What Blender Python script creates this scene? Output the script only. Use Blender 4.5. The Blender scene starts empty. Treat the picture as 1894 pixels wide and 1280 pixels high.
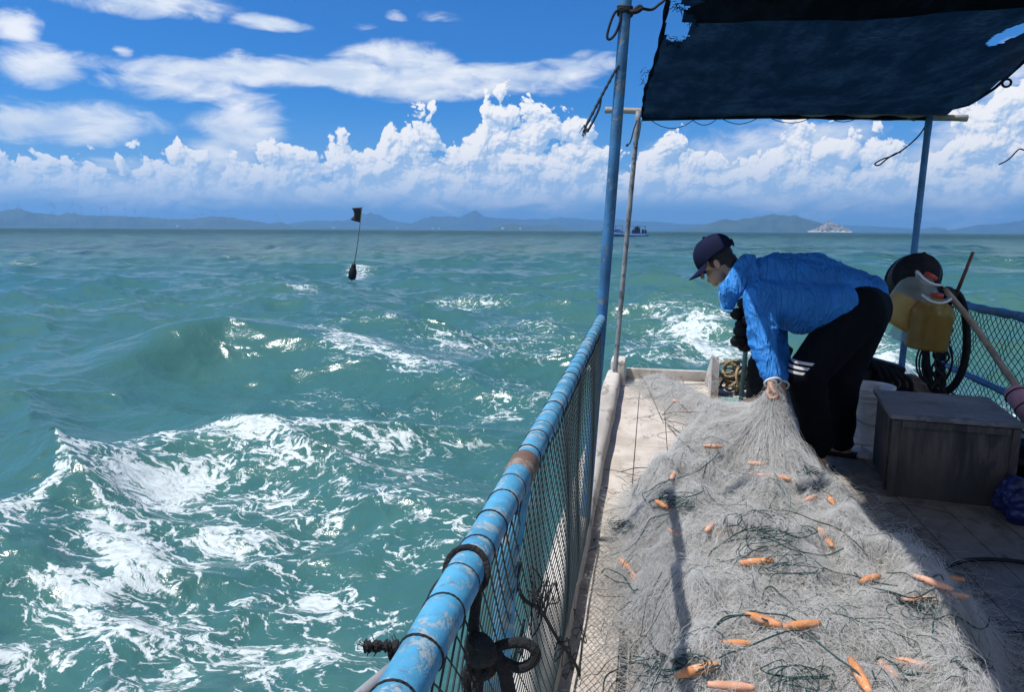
import bpy, bmesh, math, random
import numpy as np
from mathutils import Vector, Matrix, Euler

scene = bpy.context.scene
col = scene.collection
R = math.radians
# ---------------------------------------------------------------- camera
EYE = 1.4                      # eye height over the deck (deck z = 0)
SEA = -0.72                    # mean water level
FPX, CU, CV = 1370.0, 947.0, 640.0
cam_d = bpy.data.cameras.new('camera')
cam = bpy.data.objects.new('camera', cam_d); col.objects.link(cam)
cam_d.sensor_width = 36.0; cam_d.sensor_fit = 'HORIZONTAL'; cam_d.lens = FPX/1894*36
cam_d.clip_start = 0.05; cam_d.clip_end = 60000
CM = (Matrix.Rotation(R(10.54), 3, 'Z') @ Matrix.Rotation(R(90-8.96), 3, 'X') @ Matrix.Rotation(R(0.363), 3, 'Z'))
cam.matrix_world = Matrix.Translation((0, 0, EYE)) @ CM.to_4x4()
scene.camera = cam
# ---------------------------------------------------------------- light
SUN_DIR = Vector((-0.42, -0.15, 1.0)).normalized()     # towards the sun
SUN_EL = math.asin(SUN_DIR.z); SUN_AZ = math.atan2(SUN_DIR.x, SUN_DIR.y)
sun_d = bpy.data.lights.new('sun', 'SUN'); sun_d.energy = 5.0; sun_d.angle = R(0.5); sun_d.color = (1.0, 0.955, 0.89)
sun = bpy.data.objects.new('sun', sun_d); col.objects.link(sun)
sun.rotation_euler = SUN_DIR.to_track_quat('Z', 'Y').to_euler()
vs = scene.view_settings
vs.view_transform = 'Standard'; vs.look = 'None'; vs.exposure = 0.10; vs.gamma = 1.0; vs.use_curve_mapping = False
scene.render.engine = 'CYCLES'
cy = scene.cycles
cy.use_denoising = True; cy.max_bounces = 8; cy.diffuse_bounces = 3; cy.glossy_bounces = 3
cy.transmission_bounces = 6; cy.transparent_max_bounces = 24; cy.volume_bounces = 0
cy.sample_clamp_indirect = 6.0; cy.caustics_reflective = False; cy.caustics_refractive = False

# ---------------------------------------------------------------- pixel of the photo -> point in the place
def ray(u, v):
    return CM @ Vector(((u-CU)/FPX, -(v-CV)/FPX, -1.0))
def at(u, v, Y):
    d = ray(u, v); t = Y/d.y
    return Vector((d.x*t, Y, EYE+d.z*t))
def atz(u, v, z):
    d = ray(u, v); t = (z-EYE)/d.z
    return Vector((d.x*t, d.y*t, z))
def atx(u, v, x):
    d = ray(u, v); t = x/d.x
    return Vector((x, d.y*t, EYE+d.z*t))
def atr(u, v, r):
    d = ray(u, v); t = r/math.hypot(d.x, d.y)
    return Vector((d.x*t, d.y*t, EYE+d.z*t))
CMN = np.array(CM)
def proj(P):
    """world points (n,3) -> photo pixels"""
    q = (np.asarray(P)-np.array([0, 0, EYE])) @ CMN
    return CU-FPX*q[:, 0]/q[:, 2], CV+FPX*q[:, 1]/q[:, 2]
def azel(u, v):
    d = ray(u, v).normalized()
    return math.atan2(d.x, d.y), math.asin(d.z)

# ---------------------------------------------------------------- node helpers
class NT:
    def __init__(s, tree): s.t = tree; tree.nodes.clear()
    def n(s, typ, ins=None, **kw):
        nd = s.t.nodes.new(typ)
        for k, v in kw.items(): setattr(nd, k, v)
        for k, v in (ins or {}).items(): s.put(nd.inputs[k], v)
        return nd
    def put(s, sock, v):
        if isinstance(v, bpy.types.NodeSocket): s.t.links.new(v, sock)
        elif isinstance(v, bpy.types.Node): s.t.links.new(v.outputs[0], sock)
        else:
            if sock.type == 'RGBA' and len(v) == 3: v = (*v, 1)
            sock.default_value = v
    def m(s, op, a, b=0.0, c=0.0, clamp=False):
        nd = s.t.nodes.new('ShaderNodeMath'); nd.operation = op; nd.use_clamp = clamp
        s.put(nd.inputs[0], a); s.put(nd.inputs[1], b); s.put(nd.inputs[2], c)
        return nd.outputs[0]
    def vm(s, op, a, b=(0, 0, 0)):
        nd = s.t.nodes.new('ShaderNodeVectorMath'); nd.operation = op
        s.put(nd.inputs[0], a); s.put(nd.inputs[1], b)
        return nd.outputs[0]
    def sm(s, x, lo, hi, a=0.0, b=1.0):
        nd = s.t.nodes.new('ShaderNodeMapRange'); nd.interpolation_type = 'SMOOTHSTEP'
        s.put(nd.inputs[0], x); s.put(nd.inputs[1], lo); s.put(nd.inputs[2], hi); s.put(nd.inputs[3], a); s.put(nd.inputs[4], b)
        return nd.outputs[0]
    def mix(s, f, a, b, typ='MIX'):
        nd = s.t.nodes.new('ShaderNodeMix'); nd.data_type = 'RGBA'; nd.blend_type = typ
        s.put(nd.inputs[0], f); s.put(nd.inputs[6], a); s.put(nd.inputs[7], b)
        return nd.outputs[2]
    def noise(s, vec, scale, detail=4.0, rough=0.55, dist=0.0, lac=2.0):
        nd = s.n('ShaderNodeTexNoise', {'Vector': vec, 'Scale': scale, 'Detail': detail, 'Roughness': rough, 'Distortion': dist, 'Lacunarity': lac})
        return nd.outputs[0]
    def noisec(s, vec, scale, detail=2.0):
        return s.n('ShaderNodeTexNoise', {'Vector': vec, 'Scale': scale, 'Detail': detail}).outputs[1]
    def mapv(s, vec, scale=(1, 1, 1), loc=(0, 0, 0), rot=(0, 0, 0)):
        return s.n('ShaderNodeMapping', {'Vector': vec, 'Scale': scale, 'Location': loc, 'Rotation': rot}).outputs[0]
    def obj(s): return s.n('ShaderNodeTexCoord').outputs['Object']
    def pos(s): return s.n('ShaderNodeNewGeometry').outputs['Position']
    def bump(s, h, strength=0.5, dist=0.01, normal=None):
        nd = s.n('ShaderNodeBump', {'Height': h, 'Strength': strength, 'Distance': dist})
        if normal: s.put(nd.inputs['Normal'], normal)
        return nd.outputs[0]
    def bsdf(s, **kw):
        nd = s.t.nodes.new('ShaderNodeBsdfPrincipled')
        for k, v in kw.items(): s.put(nd.inputs[k.replace('_', ' ')], v)
        return nd.outputs[0]
    def out(s, sh, vol=None):
        o = s.t.nodes.new('ShaderNodeOutputMaterial')
        if sh is not None: s.put(o.inputs[0], sh)
        if vol is not None: s.put(o.inputs[1], vol)

def new_mat(name):
    m = bpy.data.materials.new(name); m.use_nodes = True
    return m, NT(m.node_tree)

# ---------------------------------------------------------------- world: sky and high thin clouds
world = bpy.data.worlds.new('World'); scene.world = world; world.use_nodes = True
w = NT(world.node_tree)
sky = w.n('ShaderNodeTexSky', sky_type='NISHITA', sun_disc=False, sun_elevation=SUN_EL, sun_rotation=SUN_AZ,
          altitude=0.0, air_density=1.0, dust_density=0.3, ozone_density=3.5)
wd = w.n('ShaderNodeTexCoord').outputs['Generated']
sx = w.n('ShaderNodeSeparateXYZ', {0: wd})
az = w.m('ARCTAN2', sx.outputs[0], sx.outputs[1]); el = w.m('ARCSINE', sx.outputs[2])
cb = w.n('ShaderNodeCombineXYZ', {0: w.m('MULTIPLY', az, 1.0), 1: w.m('MULTIPLY', el, 2.6), 2: 0.0}).outputs[0]
wn = w.noisec(cb, 7.0, 3.0)
warp = w.vm('SUBTRACT', wn, (0.5, 0.5, 0.5))
ws = w.n('ShaderNodeSeparateXYZ', {0: warp})
azw = w.m('ADD', az, w.m('MULTIPLY', ws.outputs[0], 0.10))
elw = w.m('ADD', el, w.m('MULTIPLY', ws.outputs[1], 0.035))
fb = w.noise(cb, 16.0, 9.0, 0.62, 0.6)
HC = [  # photo position, half sizes (px), amount
    (640, 142, 520, 40, 1.15), (900, 132, 280, 30, 1.0), (740, 108, 150, 44, 1.0), (330, 152, 170, 40, .85), (450, 235, 105, 80, .85), (400, 290, 110, 50, .8),
    (60, 115, 120, 55, .95), (20, 40, 70, 40, .9), (140, 222, 230, 52, .95), (240, -5, 230, 36, .9), (485, 41, 95, 16, .95),
    (240, 86, 40, 14, .9), (265, 118, 50, 26, .55), (735, 30, 30, 10, .5), (805, 26, 50, 20, .6), (665, 42, 40, 10, .5),
    (1080, 118, 110, 26, .8), (430, 98, 50, 14, .4), (1380, 300, 260, 90, .75), (1520, 240, 150, 36, .8), (1800, 290, 170, 150, .8), (1870, 120, 110, 80, .8),
    (1560, 360, 420, 60, .7), (300, 345, 500, 55, .75), (900, 350, 400, 60, .7)]
dens = None; lit = None
for (u, v, ru, rv, s_) in HC:
    a0, e0 = azel(u, v); a1, _ = azel(u+ru, v); _, e1 = azel(u, v-rv)
    da = w.m('DIVIDE', w.m('SUBTRACT', azw, a0), a1-a0); de = w.m('DIVIDE', w.m('SUBTRACT', elw, e0), e1-e0)
    d2 = w.m('ADD', w.m('MULTIPLY', da, da), w.m('MULTIPLY', de, de))
    g = w.m('MULTIPLY', w.m('SUBTRACT', 1.0, d2, clamp=True), s_)
    dens = g if dens is None else w.m('MAXIMUM', dens, g)
cm = w.m('ADD', w.m('MULTIPLY', dens, 1.05), w.m('MULTIPLY', w.m('SUBTRACT', fb, 0.5), 1.9))
cover = w.sm(cm, 0.12, 1.08)
cover = w.m('MULTIPLY', cover, w.sm(dens, 0.0, 0.2))
fb2 = w.noise(w.vm('ADD', cb, (0.02, -0.035, 0)), 9.0, 6.0, 0.6, 0.3)
ccol = w.mix(w.sm(fb2, 0.36, 0.62), (6.2, 7.2, 8.6), (9.6, 9.7, 9.8))
skc = w.mix(1.0, sky.outputs[0], (0.17, 0.61, 1.14), 'MULTIPLY')
# milky air low over the horizon
skc = w.mix(w.sm(el, 0.17, -0.01, 0.0, 0.62), skc, (3.4, 5.2, 8.0))
# heaped clouds along the horizon: a height field over (azimuth, elevation), lit from the upper left
SKYLINE = [  # photo outline of their tops
    (-300, 300), (-120, 290), (0, 284), (60, 283), (100, 308), (135, 316), (165, 299), (200, 318), (222, 281), (262, 279), (300, 296), (340, 280), (372, 274), (400, 300), (440, 300), (470, 288), (500, 275), (540, 261), (565, 268), (590, 276), (640, 260), (665, 280), (698, 292), (704, 232), (730, 206), (752, 216), (772, 203), (800, 210), (812, 244), (845, 268), (868, 252), (884, 226), (893, 186), (926, 174), (950, 186), (968, 200), (985, 196), (1000, 214), (1022, 220), (1050, 208), (1074, 199), (1092, 225), (1102, 276), (1135, 290),
    (1165, 292), (1195, 262), (1230, 250), (1250, 240), (1285, 256), (1310, 268), (1335, 300), (1365, 292), (1400, 262), (1440, 240), (1480, 232), (1520, 236), (1545, 262), (1590, 250), (1622, 240), (1650, 262), (1690, 290), (1720, 282), (1745, 262), (1762, 222), (1800, 190), (1840, 165), (1894, 140), (1960, 130), (2080, 190), (2300, 260)]
g = bpy.data.node_groups.new('heaped_clouds', 'ShaderNodeTree')
g.interface.new_socket('Vector', in_out='INPUT', socket_type='NodeSocketVector')
g.interface.new_socket('Height', in_out='OUTPUT', socket_type='NodeSocketFloat')
gt = NT(g); gi = gt.n('NodeGroupInput'); go = gt.n('NodeGroupOutput')
v0 = gi.outputs[0]
wv = gt.n('ShaderNodeTexNoise', {'Vector': v0, 'Scale': 1/55.0, 'Detail': 2.0}, noise_dimensions='2D').outputs[1]
v1 = gt.vm('ADD', v0, gt.vm('MULTIPLY', gt.vm('SUBTRACT', wv, (0.5, 0.5, 0.5)), (26, 24, 0)))
vx = gt.n('ShaderNodeSeparateXYZ', {0: v1})
pts = [(azel(u, v)[0]*FPX, azel(u, v)[1]*FPX) for u, v in SKYLINE]
x_lo, x_hi = pts[0][0], pts[-1][0]
fc = gt.n('ShaderNodeFloatCurve', {'Factor': 1.0, 'Value': gt.m('MULTIPLY', gt.m('SUBTRACT', vx.outputs[0], x_lo), 1/(x_hi-x_lo), clamp=True)})
cu = fc.mapping.curves[0]
for i, (x_, y_) in enumerate(pts):
    t = (x_-x_lo)/(x_hi-x_lo)
    if i < 2:
        cu.points[i].location = (t, y_/400) if i == 0 else cu.points[i].location
        if i == 0: continue
        cu.points[1].location = (1.0, pts[-1][1]/400)
    if i < len(pts)-1:
        cu.points.new(t, y_/400)
for p_ in cu.points: p_.handle_type = 'VECTOR'
fc.mapping.update()
S_ = gt.m('MULTIPLY', gt.m('SUBTRACT', gt.m('MULTIPLY_ADD', fc.outputs[0], 400.0, 12.0), vx.outputs[1]), 1/34.0)
S_ = gt.m('MINIMUM', S_, gt.m('ADD', 0.95, gt.m('MULTIPLY', S_, 0.12)))
mac = gt.n('ShaderNodeTexVoronoi', {'Vector': gt.mapv(v1, scale=(1, 1.0, 1), loc=(31, 7, 0)), 'Scale': 1/85.0, 'Smoothness': 0.5}, feature='SMOOTH_F1', voronoi_dimensions='2D').outputs['Distance']
vo = gt.n('ShaderNodeTexVoronoi', {'Vector': gt.mapv(v1, scale=(1, 1.1, 1)), 'Scale': 1/42.0, 'Detail': 3.5, 'Roughness': 0.52, 'Lacunarity': 2.25}, feature='F1', voronoi_dimensions='2D', normalize=False).outputs['Distance']
fn = gt.n('ShaderNodeTexNoise', {'Vector': v1, 'Scale': 1/40.0, 'Detail': 7.0, 'Roughness': 0.52}, noise_dimensions='2D').outputs[0]
H_ = gt.m('ADD', gt.m('MULTIPLY', S_, 0.62), gt.m('MULTIPLY', gt.m('SUBTRACT', 0.62, vo), 0.78))
H_ = gt.m('ADD', H_, gt.m('MULTIPLY', gt.m('SUBTRACT', fn, 0.5), 0.50))
H_ = gt.m('ADD', H_, gt.m('MULTIPLY', gt.m('SUBTRACT', 0.5, mac), 0.9))
gt.t.links.new(H_, go.inputs[0])
pxv = w.n('ShaderNodeCombineXYZ', {0: w.m('MULTIPLY', az, FPX), 1: w.m('MULTIPLY', el, FPX), 2: 0.0}).outputs[0]
def heap(off):
    nd = w.t.nodes.new('ShaderNodeGroup'); nd.node_tree = g
    w.put(nd.inputs[0], w.vm('ADD', pxv, off)); return nd.outputs[0]
Ha, Hb, Hc = heap((0, 0, 0)), heap((-2.2, 3.6, 0)), heap((-9, 15, 0))
cov2 = w.sm(Ha, 0.08, 0.20)
basefade = w.sm(el, 0.026, 0.052)
cov2 = w.m('MULTIPLY', cov2, basefade)
shd = w.m('ADD', w.m('MULTIPLY', w.m('SUBTRACT', Ha, Hb), 1.1), w.m('MULTIPLY', w.m('SUBTRACT', Ha, Hc), 0.75))
lit2 = w.sm(shd, -0.42, 0.50)
hcol = w.mix(lit2, (3.6, 5.4, 7.9), (10.2, 10.0, 9.8))
hcol = w.mix(w.sm(el, 0.11, 0.03, 0.0, 0.6), hcol, (4.6, 6.5, 8.8))
wcol = w.mix(w.m('MULTIPLY', cover, 0.93), skc, ccol)
wcol = w.mix(cov2, wcol, hcol)
# bright broken cloud added to the unseen sky behind the photographer, as fill light
back = w.m('MULTIPLY', w.sm(sx.outputs[1], 0.25, -0.35), w.sm(w.m('ADD', fb, w.m('MULTIPLY', el, 0.06)), 0.30, 0.55))
wcol = w.mix(w.m('MULTIPLY', back, 0.6), wcol, (10.5, 10.8, 11.2))
bg = w.n('ShaderNodeBackground', {'Color': wcol, 'Strength': 0.1})
wo = w.n('ShaderNodeOutputWorld', {0: bg})

# ---------------------------------------------------------------- mesh helpers
def link(o, parent=None):
    col.objects.link(o)
    if parent is not None: o.parent = parent
    return o
def tag(o, label=None, cat=None, group=None, kind=None):
    if label: o['label'] = label
    if cat: o['category'] = cat
    if group: o['group'] = group
    if kind: o['kind'] = kind
    return o
def empty(name, loc=(0, 0, 0), rz=0.0):
    o = bpy.data.objects.new(name, None); o.empty_display_size = 0.1
    o.location = loc; o.rotation_euler = (0, 0, rz); col.objects.link(o)
    return o
def npmesh(name, V, F, mat=None, parent=None, smooth=True, attrs=None):
    """V (n,3), F (m,3|4) -> object"""
    me = bpy.data.meshes.new(name)
    V = np.ascontiguousarray(V, dtype=np.float32); F = np.ascontiguousarray(F, dtype=np.int32)
    k = F.shape[1]
    me.vertices.add(len(V)); me.vertices.foreach_set('co', V.ravel())
    me.loops.add(F.size); me.loops.foreach_set('vertex_index', F.ravel())
    me.polygons.add(len(F)); me.polygons.foreach_set('loop_start', np.arange(0, F.size, k, dtype=np.int32))
    me.polygons.foreach_set('use_smooth', np.full(len(F), smooth, dtype=bool))
    for an, av in (attrs or {}).items():
        a = me.attributes.new(an, 'FLOAT', 'POINT'); a.data.foreach_set('value', np.ascontiguousarray(av, dtype=np.float32))
    me.update(calc_edges=True); me.validate()
    if mat: me.materials.append(mat)
    return link(bpy.data.objects.new(name, me), parent)
class MB:
    """collects shapes, builds ONE mesh object"""
    def __init__(s): s.v = []; s.f = []
    def add(s, vs_, fs_):
        b = len(s.v); s.v += [tuple(p) for p in vs_]; s.f += [tuple(i+b for i in f) for f in fs_]
    def box(s, c, size, rot=None, bev=0.0):
        bm = bmesh.new(); bmesh.ops.create_cube(bm, size=1.0)
        bmesh.ops.scale(bm, vec=size, verts=bm.verts)
        if bev: bmesh.ops.bevel(bm, geom=bm.edges[:], offset=bev, segments=2, affect='EDGES', profile=0.6)
        if rot is not None: bmesh.ops.transform(bm, matrix=rot.to_4x4(), verts=bm.verts)
        bmesh.ops.translate(bm, vec=c, verts=bm.verts)
        bm.verts.index_update()
        s.add([v.co for v in bm.verts], [[v.index for v in f.verts] for f in bm.faces]); bm.free()
    def tube(s, pts, rad, n=8, caps=True, closed=False):
        pts = [Vector(p) for p in pts]; m = len(pts)
        rr = rad if hasattr(rad, '__len__') else [rad]*m
        rings = []; up = None
        for i, p in enumerate(pts):
            if closed: t = pts[(i+1) % m]-pts[i-1]
            else: t = pts[min(i+1, m-1)]-pts[max(i-1, 0)]
            if t.length < 1e-9: t = Vector((0, 0, 1))
            t.normalize()
            if up is None:
                up = Vector((0, 0, 1)) if abs(t.z) < 0.9 else Vector((1, 0, 0))
            a = up-t*up.dot(t)
            if a.length < 1e-6: a = t.orthogonal()
            a.normalize(); up = a; b = t.cross(a)
            rings.append([p+(a*math.cos(2*math.pi*k/n)+b*math.sin(2*math.pi*k/n))*rr[i] for k in range(n)])
        vs_ = [q for r_ in rings for q in r_]; fs_ = []
        for i in range(m if closed else m-1):
            j = (i+1) % m
            for k in range(n):
                fs_.append((i*n+k, i*n+(k+1) % n, j*n+(k+1) % n, j*n+k))
        if caps and not closed:
            fs_.append(tuple(range(n-1, -1, -1))); fs_.append(tuple((m-1)*n+k for k in range(n)))
        s.add(vs_, fs_)
    def lathe(s, prof, c=(0, 0, 0), n=32, M=None, sq=1.0):
        """prof list of (r,z); sq = squash in y"""
        c = Vector(c); vs_ = []; fs_ = []
        for (r_, z) in prof:
            for k in range(n):
                p = Vector((r_*math.cos(2*math.pi*k/n), sq*r_*math.sin(2*math.pi*k/n), z))
                if M is not None: p = M @ p
                vs_.append(p+c)
        for i in range(len(prof)-1):
            for k in range(n): fs_.append((i*n+k, i*n+(k+1) % n, (i+1)*n+(k+1) % n, (i+1)*n+k))
        fs_.append(tuple(range(n-1, -1, -1))); fs_.append(tuple((len(prof)-1)*n+k for k in range(n)))
        s.add(vs_, fs_)
    def ball(s, c, r_, seg=12, M=None):
        if not hasattr(r_, '__len__'): r_ = (r_, r_, r_)
        vs_ = []; fs_ = []; nr = seg//2
        for i in range(nr+1):
            th = math.pi*i/nr
            for k in range(seg):
                ph = 2*math.pi*k/seg
                p = Vector((r_[0]*math.sin(th)*math.cos(ph), r_[1]*math.sin(th)*math.sin(ph), -r_[2]*math.cos(th)))
                if M is not None: p = M @ p
                vs_.append(p+Vector(c))
        for i in range(nr):
            for k in range(seg): fs_.append((i*seg+k, i*seg+(k+1) % seg, (i+1)*seg+(k+1) % seg, (i+1)*seg+k))
        s.add(vs_, fs_)
    def build(s, name, mat=None, parent=None, smooth=True, weld=False, auto=None):
        me = bpy.data.meshes.new(name); me.from_pydata(s.v, [], s.f)
        if weld or True:
            bm = bmesh.new(); bm.from_mesh(me); bmesh.ops.remove_doubles(bm, verts=bm.verts, dist=1e-5); bmesh.ops.delete(bm, geom=[v for v in bm.verts if not v.link_faces], context='VERTS')
            bmesh.ops.recalc_face_normals(bm, faces=bm.faces)
            if auto is not None:
                for e in bm.edges:
                    if len(e.link_faces) == 2 and e.calc_face_angle(0) > auto: e.smooth = False
            bm.to_mesh(me); bm.free()
        if smooth:
            me.polygons.foreach_set('use_smooth', [True]*len(me.polygons))
        if mat: me.materials.append(mat)
        me.update()
        return link(bpy.data.objects.new(name, me), parent)
def catmull(pts, n=8):
    pts = [Vector(p) for p in pts]; out = []
    P_ = [pts[0]*2-pts[1]]+pts+[pts[-1]*2-pts[-2]]
    for i in range(1, len(P_)-2):
        a, b, c, d = P_[i-1:i+3]
        for k in range(n):
            t = k/n
            out.append(0.5*((2*b)+(c-a)*t+(2*a-5*b+4*c-d)*t*t+(3*b-a-3*c+d)*t**3))
    out.append(pts[-1]); return out
# periodic value noise on numpy
def vnoise(x, y, z, seed=0):
    x = np.asarray(x, float); y = np.asarray(y, float); z = np.asarray(z, float)+0*x
    xi = np.floor(x).astype(np.int64); yi = np.floor(y).astype(np.int64); zi = np.floor(z).astype(np.int64)
    fx = x-xi; fy = y-yi; fz = z-zi
    fx = fx*fx*(3-2*fx); fy = fy*fy*(3-2*fy); fz = fz*fz*(3-2*fz)
    def h(a, b, c):
        n = (a*374761393+b*668265263+c*2147483647+seed*1274126177) & 0x7fffffff
        n = ((n ^ (n >> 13))*1274126177) & 0x7fffffff
        n = n ^ (n >> 16)
        return (n & 0xffff)/32767.5-1.0
    r_ = 0
    for dx in (0, 1):
        for dy in (0, 1):
            for dz in (0, 1):
                wgt = (fx if dx else 1-fx)*(fy if dy else 1-fy)*(fz if dz else 1-fz)
                r_ = r_+wgt*h(xi+dx, yi+dy, zi+dz)
    return r_
def fbm(x, y, z, oct_=4, seed=0, gain=0.5):
    a = 1.0; s_ = 0; f = 1.0; tot = 0
    for o in range(oct_):
        s_ = s_+a*vnoise(x*f, y*f, np.asarray(z)*f, seed+o*17); tot += a; a *= gain; f *= 2.03
    return s_/tot
# ---------------------------------------------------------------- sea
def spectrum(L, N, lam_peak, lam_min, wind, seed, rms, spread=2.0):
    rng = np.random.default_rng(seed)
    k1 = 2*np.pi*np.fft.fftfreq(N, L/N); kx, ky = np.meshgrid(k1, k1, indexing='ij')
    k = np.sqrt(kx*kx+ky*ky); k[0, 0] = 1e-6
    kp = 2*np.pi/lam_peak
    P = np.exp(-1.25*(kp/k)**2)/k**3.6
    c = (kx*math.cos(wind)+ky*math.sin(wind))/k
    P *= (0.08+np.abs(c)**spread)*np.exp(-(k*lam_min/(2*np.pi))**2)
    P[0, 0] = 0
    H = np.fft.fft2(rng.standard_normal((N, N)))*np.sqrt(P)
    h = np.fft.ifft2(H).real; H *= rms/h.std()
    return H, kx, ky, k
def field(H, kx, ky, k, cut):
    G = H*np.exp(-(k*cut/(2*np.pi))**2) if cut > 0 else H
    h = np.fft.ifft2(G).real; dx = np.fft.ifft2(1j*kx/k*G).real; dy = np.fft.ifft2(1j*ky/k*G).real
    return np.stack([h, dx, dy], -1).astype(np.float32)
def samp(T, L, x, y):
    N = T.shape[0]; fx = (x/L % 1.0)*N; fy = (y/L % 1.0)*N
    i = np.floor(fx).astype(int); j = np.floor(fy).astype(int); a = (fx-i)[:, None]; b = (fy-j)[:, None]
    i %= N; j %= N; i2 = (i+1) % N; j2 = (j+1) % N
    return (T[i, j]*(1-a)+T[i2, j]*a)*(1-b)+(T[i, j2]*(1-a)+T[i2, j2]*a)*b

# rings around the place where the photographer stands: fine close by, coarse towards the horizon
rr = [0.6]; HH = EYE-SEA
while rr[-1] < 7600:
    r_ = rr[-1]; rr.append(r_+min(max(0.02, r_*r_/(HH*740)*0.55), 260))
rr = np.array(rr)
view = R(90+10.54)
th = [view-R(47)]
while th[-1] < view+R(47): th.append(th[-1]+0.0016)
t_ = th[-1]; end = view-R(47)+2*math.pi
th += list(np.linspace(t_, end, 150)[1:-1])
th = np.array(th); NR, NTH = len(rr), len(th)
RR, TT = np.meshgrid(rr, th, indexing='ij')
X = (RR*np.cos(TT)).ravel(); Y = (RR*np.sin(TT)).ravel(); RV = RR.ravel()
space = np.repeat(np.maximum(np.minimum(np.gradient(rr), 0.5+rr*0.008), rr*0.0016), NTH)
WIND = R(74)
A = spectrum(97.0, 512, 4.2, 0.35, WIND, 5, 0.085, 5.0)
B = spectrum(15.7, 512, 1.1, 0.09, WIND+0.25, 9, 0.013, 2.0)
C = spectrum(610.0, 512, 12.0, 2.0, WIND-0.2, 3, 0.17, 5.0)
cuts = [0.0, 0.7, 1.4, 2.8, 5.6, 11.0, 22.0, 60.0]
D = np.zeros((len(X), 3), np.float32)
lv = np.clip(np.log2(np.maximum(space*1.3, 0.35)/0.35), 0, len(cuts)-1.001)
for (S, L, ch) in ((A, 97.0, 1.0), (C, 610.0, 0.8), (B, 15.7, 0.9)):
    T = [field(*S, c) for c in cuts]
    li = lv.astype(int); lf = (lv-li)[:, None]
    for q in range(len(cuts)-1):
        m_ = li == q
        if m_.any():
            d_ = samp(T[q], L, X[m_], Y[m_])*(1-lf[m_])+samp(T[q+1], L, X[m_], Y[m_])*lf[m_]
            D[m_] += d_*np.array([1, ch, ch], np.float32)
# calmer right at the hull
hx = np.clip((np.abs(X-1.0)-1.6)/1.5, 0, 1); near = np.where((Y > -8) & (Y < 9), 0.25+0.75*hx, 1.0)
Z = D[:, 0]*near; DX = D[:, 1]*near; DY = D[:, 2]*near
PU, PV = proj(np.stack([X, Y, np.full_like(X, SEA)], -1))
front = ((X*math.cos(view)+Y*math.sin(view)) > 0.3)
PU = np.where(front, PU, -9999); PV = np.where(front, PV, -9999)
# two breaking waves of the wash beside the boat
def crest(line, h, front_w, back_w):
    """ridge along a line of photo points on the water, steep towards the viewer"""
    cp = catmull([(*atz(u, v, SEA)[:2], q) for (u, v), q in zip(line, h)], 6)
    pts = np.array([p[:2] for p in cp]); hs = np.array([max(0, p[2]) for p in cp])
    best = np.full(len(X), 1e9); bs = np.zeros(len(X)); bh = np.zeros(len(X))
    for i in range(len(pts)-1):
        a, b = pts[i], pts[i+1]; ab = b-a; l2 = ab @ ab
        t = np.clip(((X-a[0])*ab[0]+(Y-a[1])*ab[1])/l2, 0, 1)
        qx = a[0]+t*ab[0]; qy = a[1]+t*ab[1]; d_ = np.hypot(X-qx, Y-qy)
        sgn = np.sign((X-a[0])*ab[1]-(Y-a[1])*ab[0])
        m_ = d_ < best; best[m_] = d_[m_]; bs[m_] = sgn[m_]; bh[m_] = (hs[i]*(1-t)+hs[i+1]*t)[m_]
    d_ = best*bs
    return np.where(d_ > 0, np.exp(-(d_/front_w)**2), np.exp(-(d_/back_w)**2)*1.0)*bh, d_
c1, d1 = crest([(60, 730), (190, 700), (320, 672), (430, 660), (560, 668), (700, 700), (800, 740)], [0, .25, .60, .68, .55, .25, 0], 0.7, 1.5)
c2, d2 = crest([(-160, 1120), (0, 1010), (110, 930), (200, 880), (330, 840), (480, 826), (640, 830), (760, 850)], [.08, .18, .22, .22, .16, .12, .06, 0], 0.6, 0.9)
Z = Z*(1-0.6*np.clip(c1/.4, 0, 1))*(1-0.35*np.exp(-((PU-420)/420)**2-((PV-740)/170)**2))+c1+c2-0.16*np.exp(-((PU-420)/260)**2-((PV-775)/50)**2)
# wash thrown up behind the boat
wk = 0.42*np.exp(-((PU-1650)/45)**2-((PV-690)/26)**2)+0.22*np.exp(-((PU-1270)/70)**2-((PV-640)/16)**2)
Z = Z+wk*(1+0.5*vnoise(X*3, Y*3, 0, 4))
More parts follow.
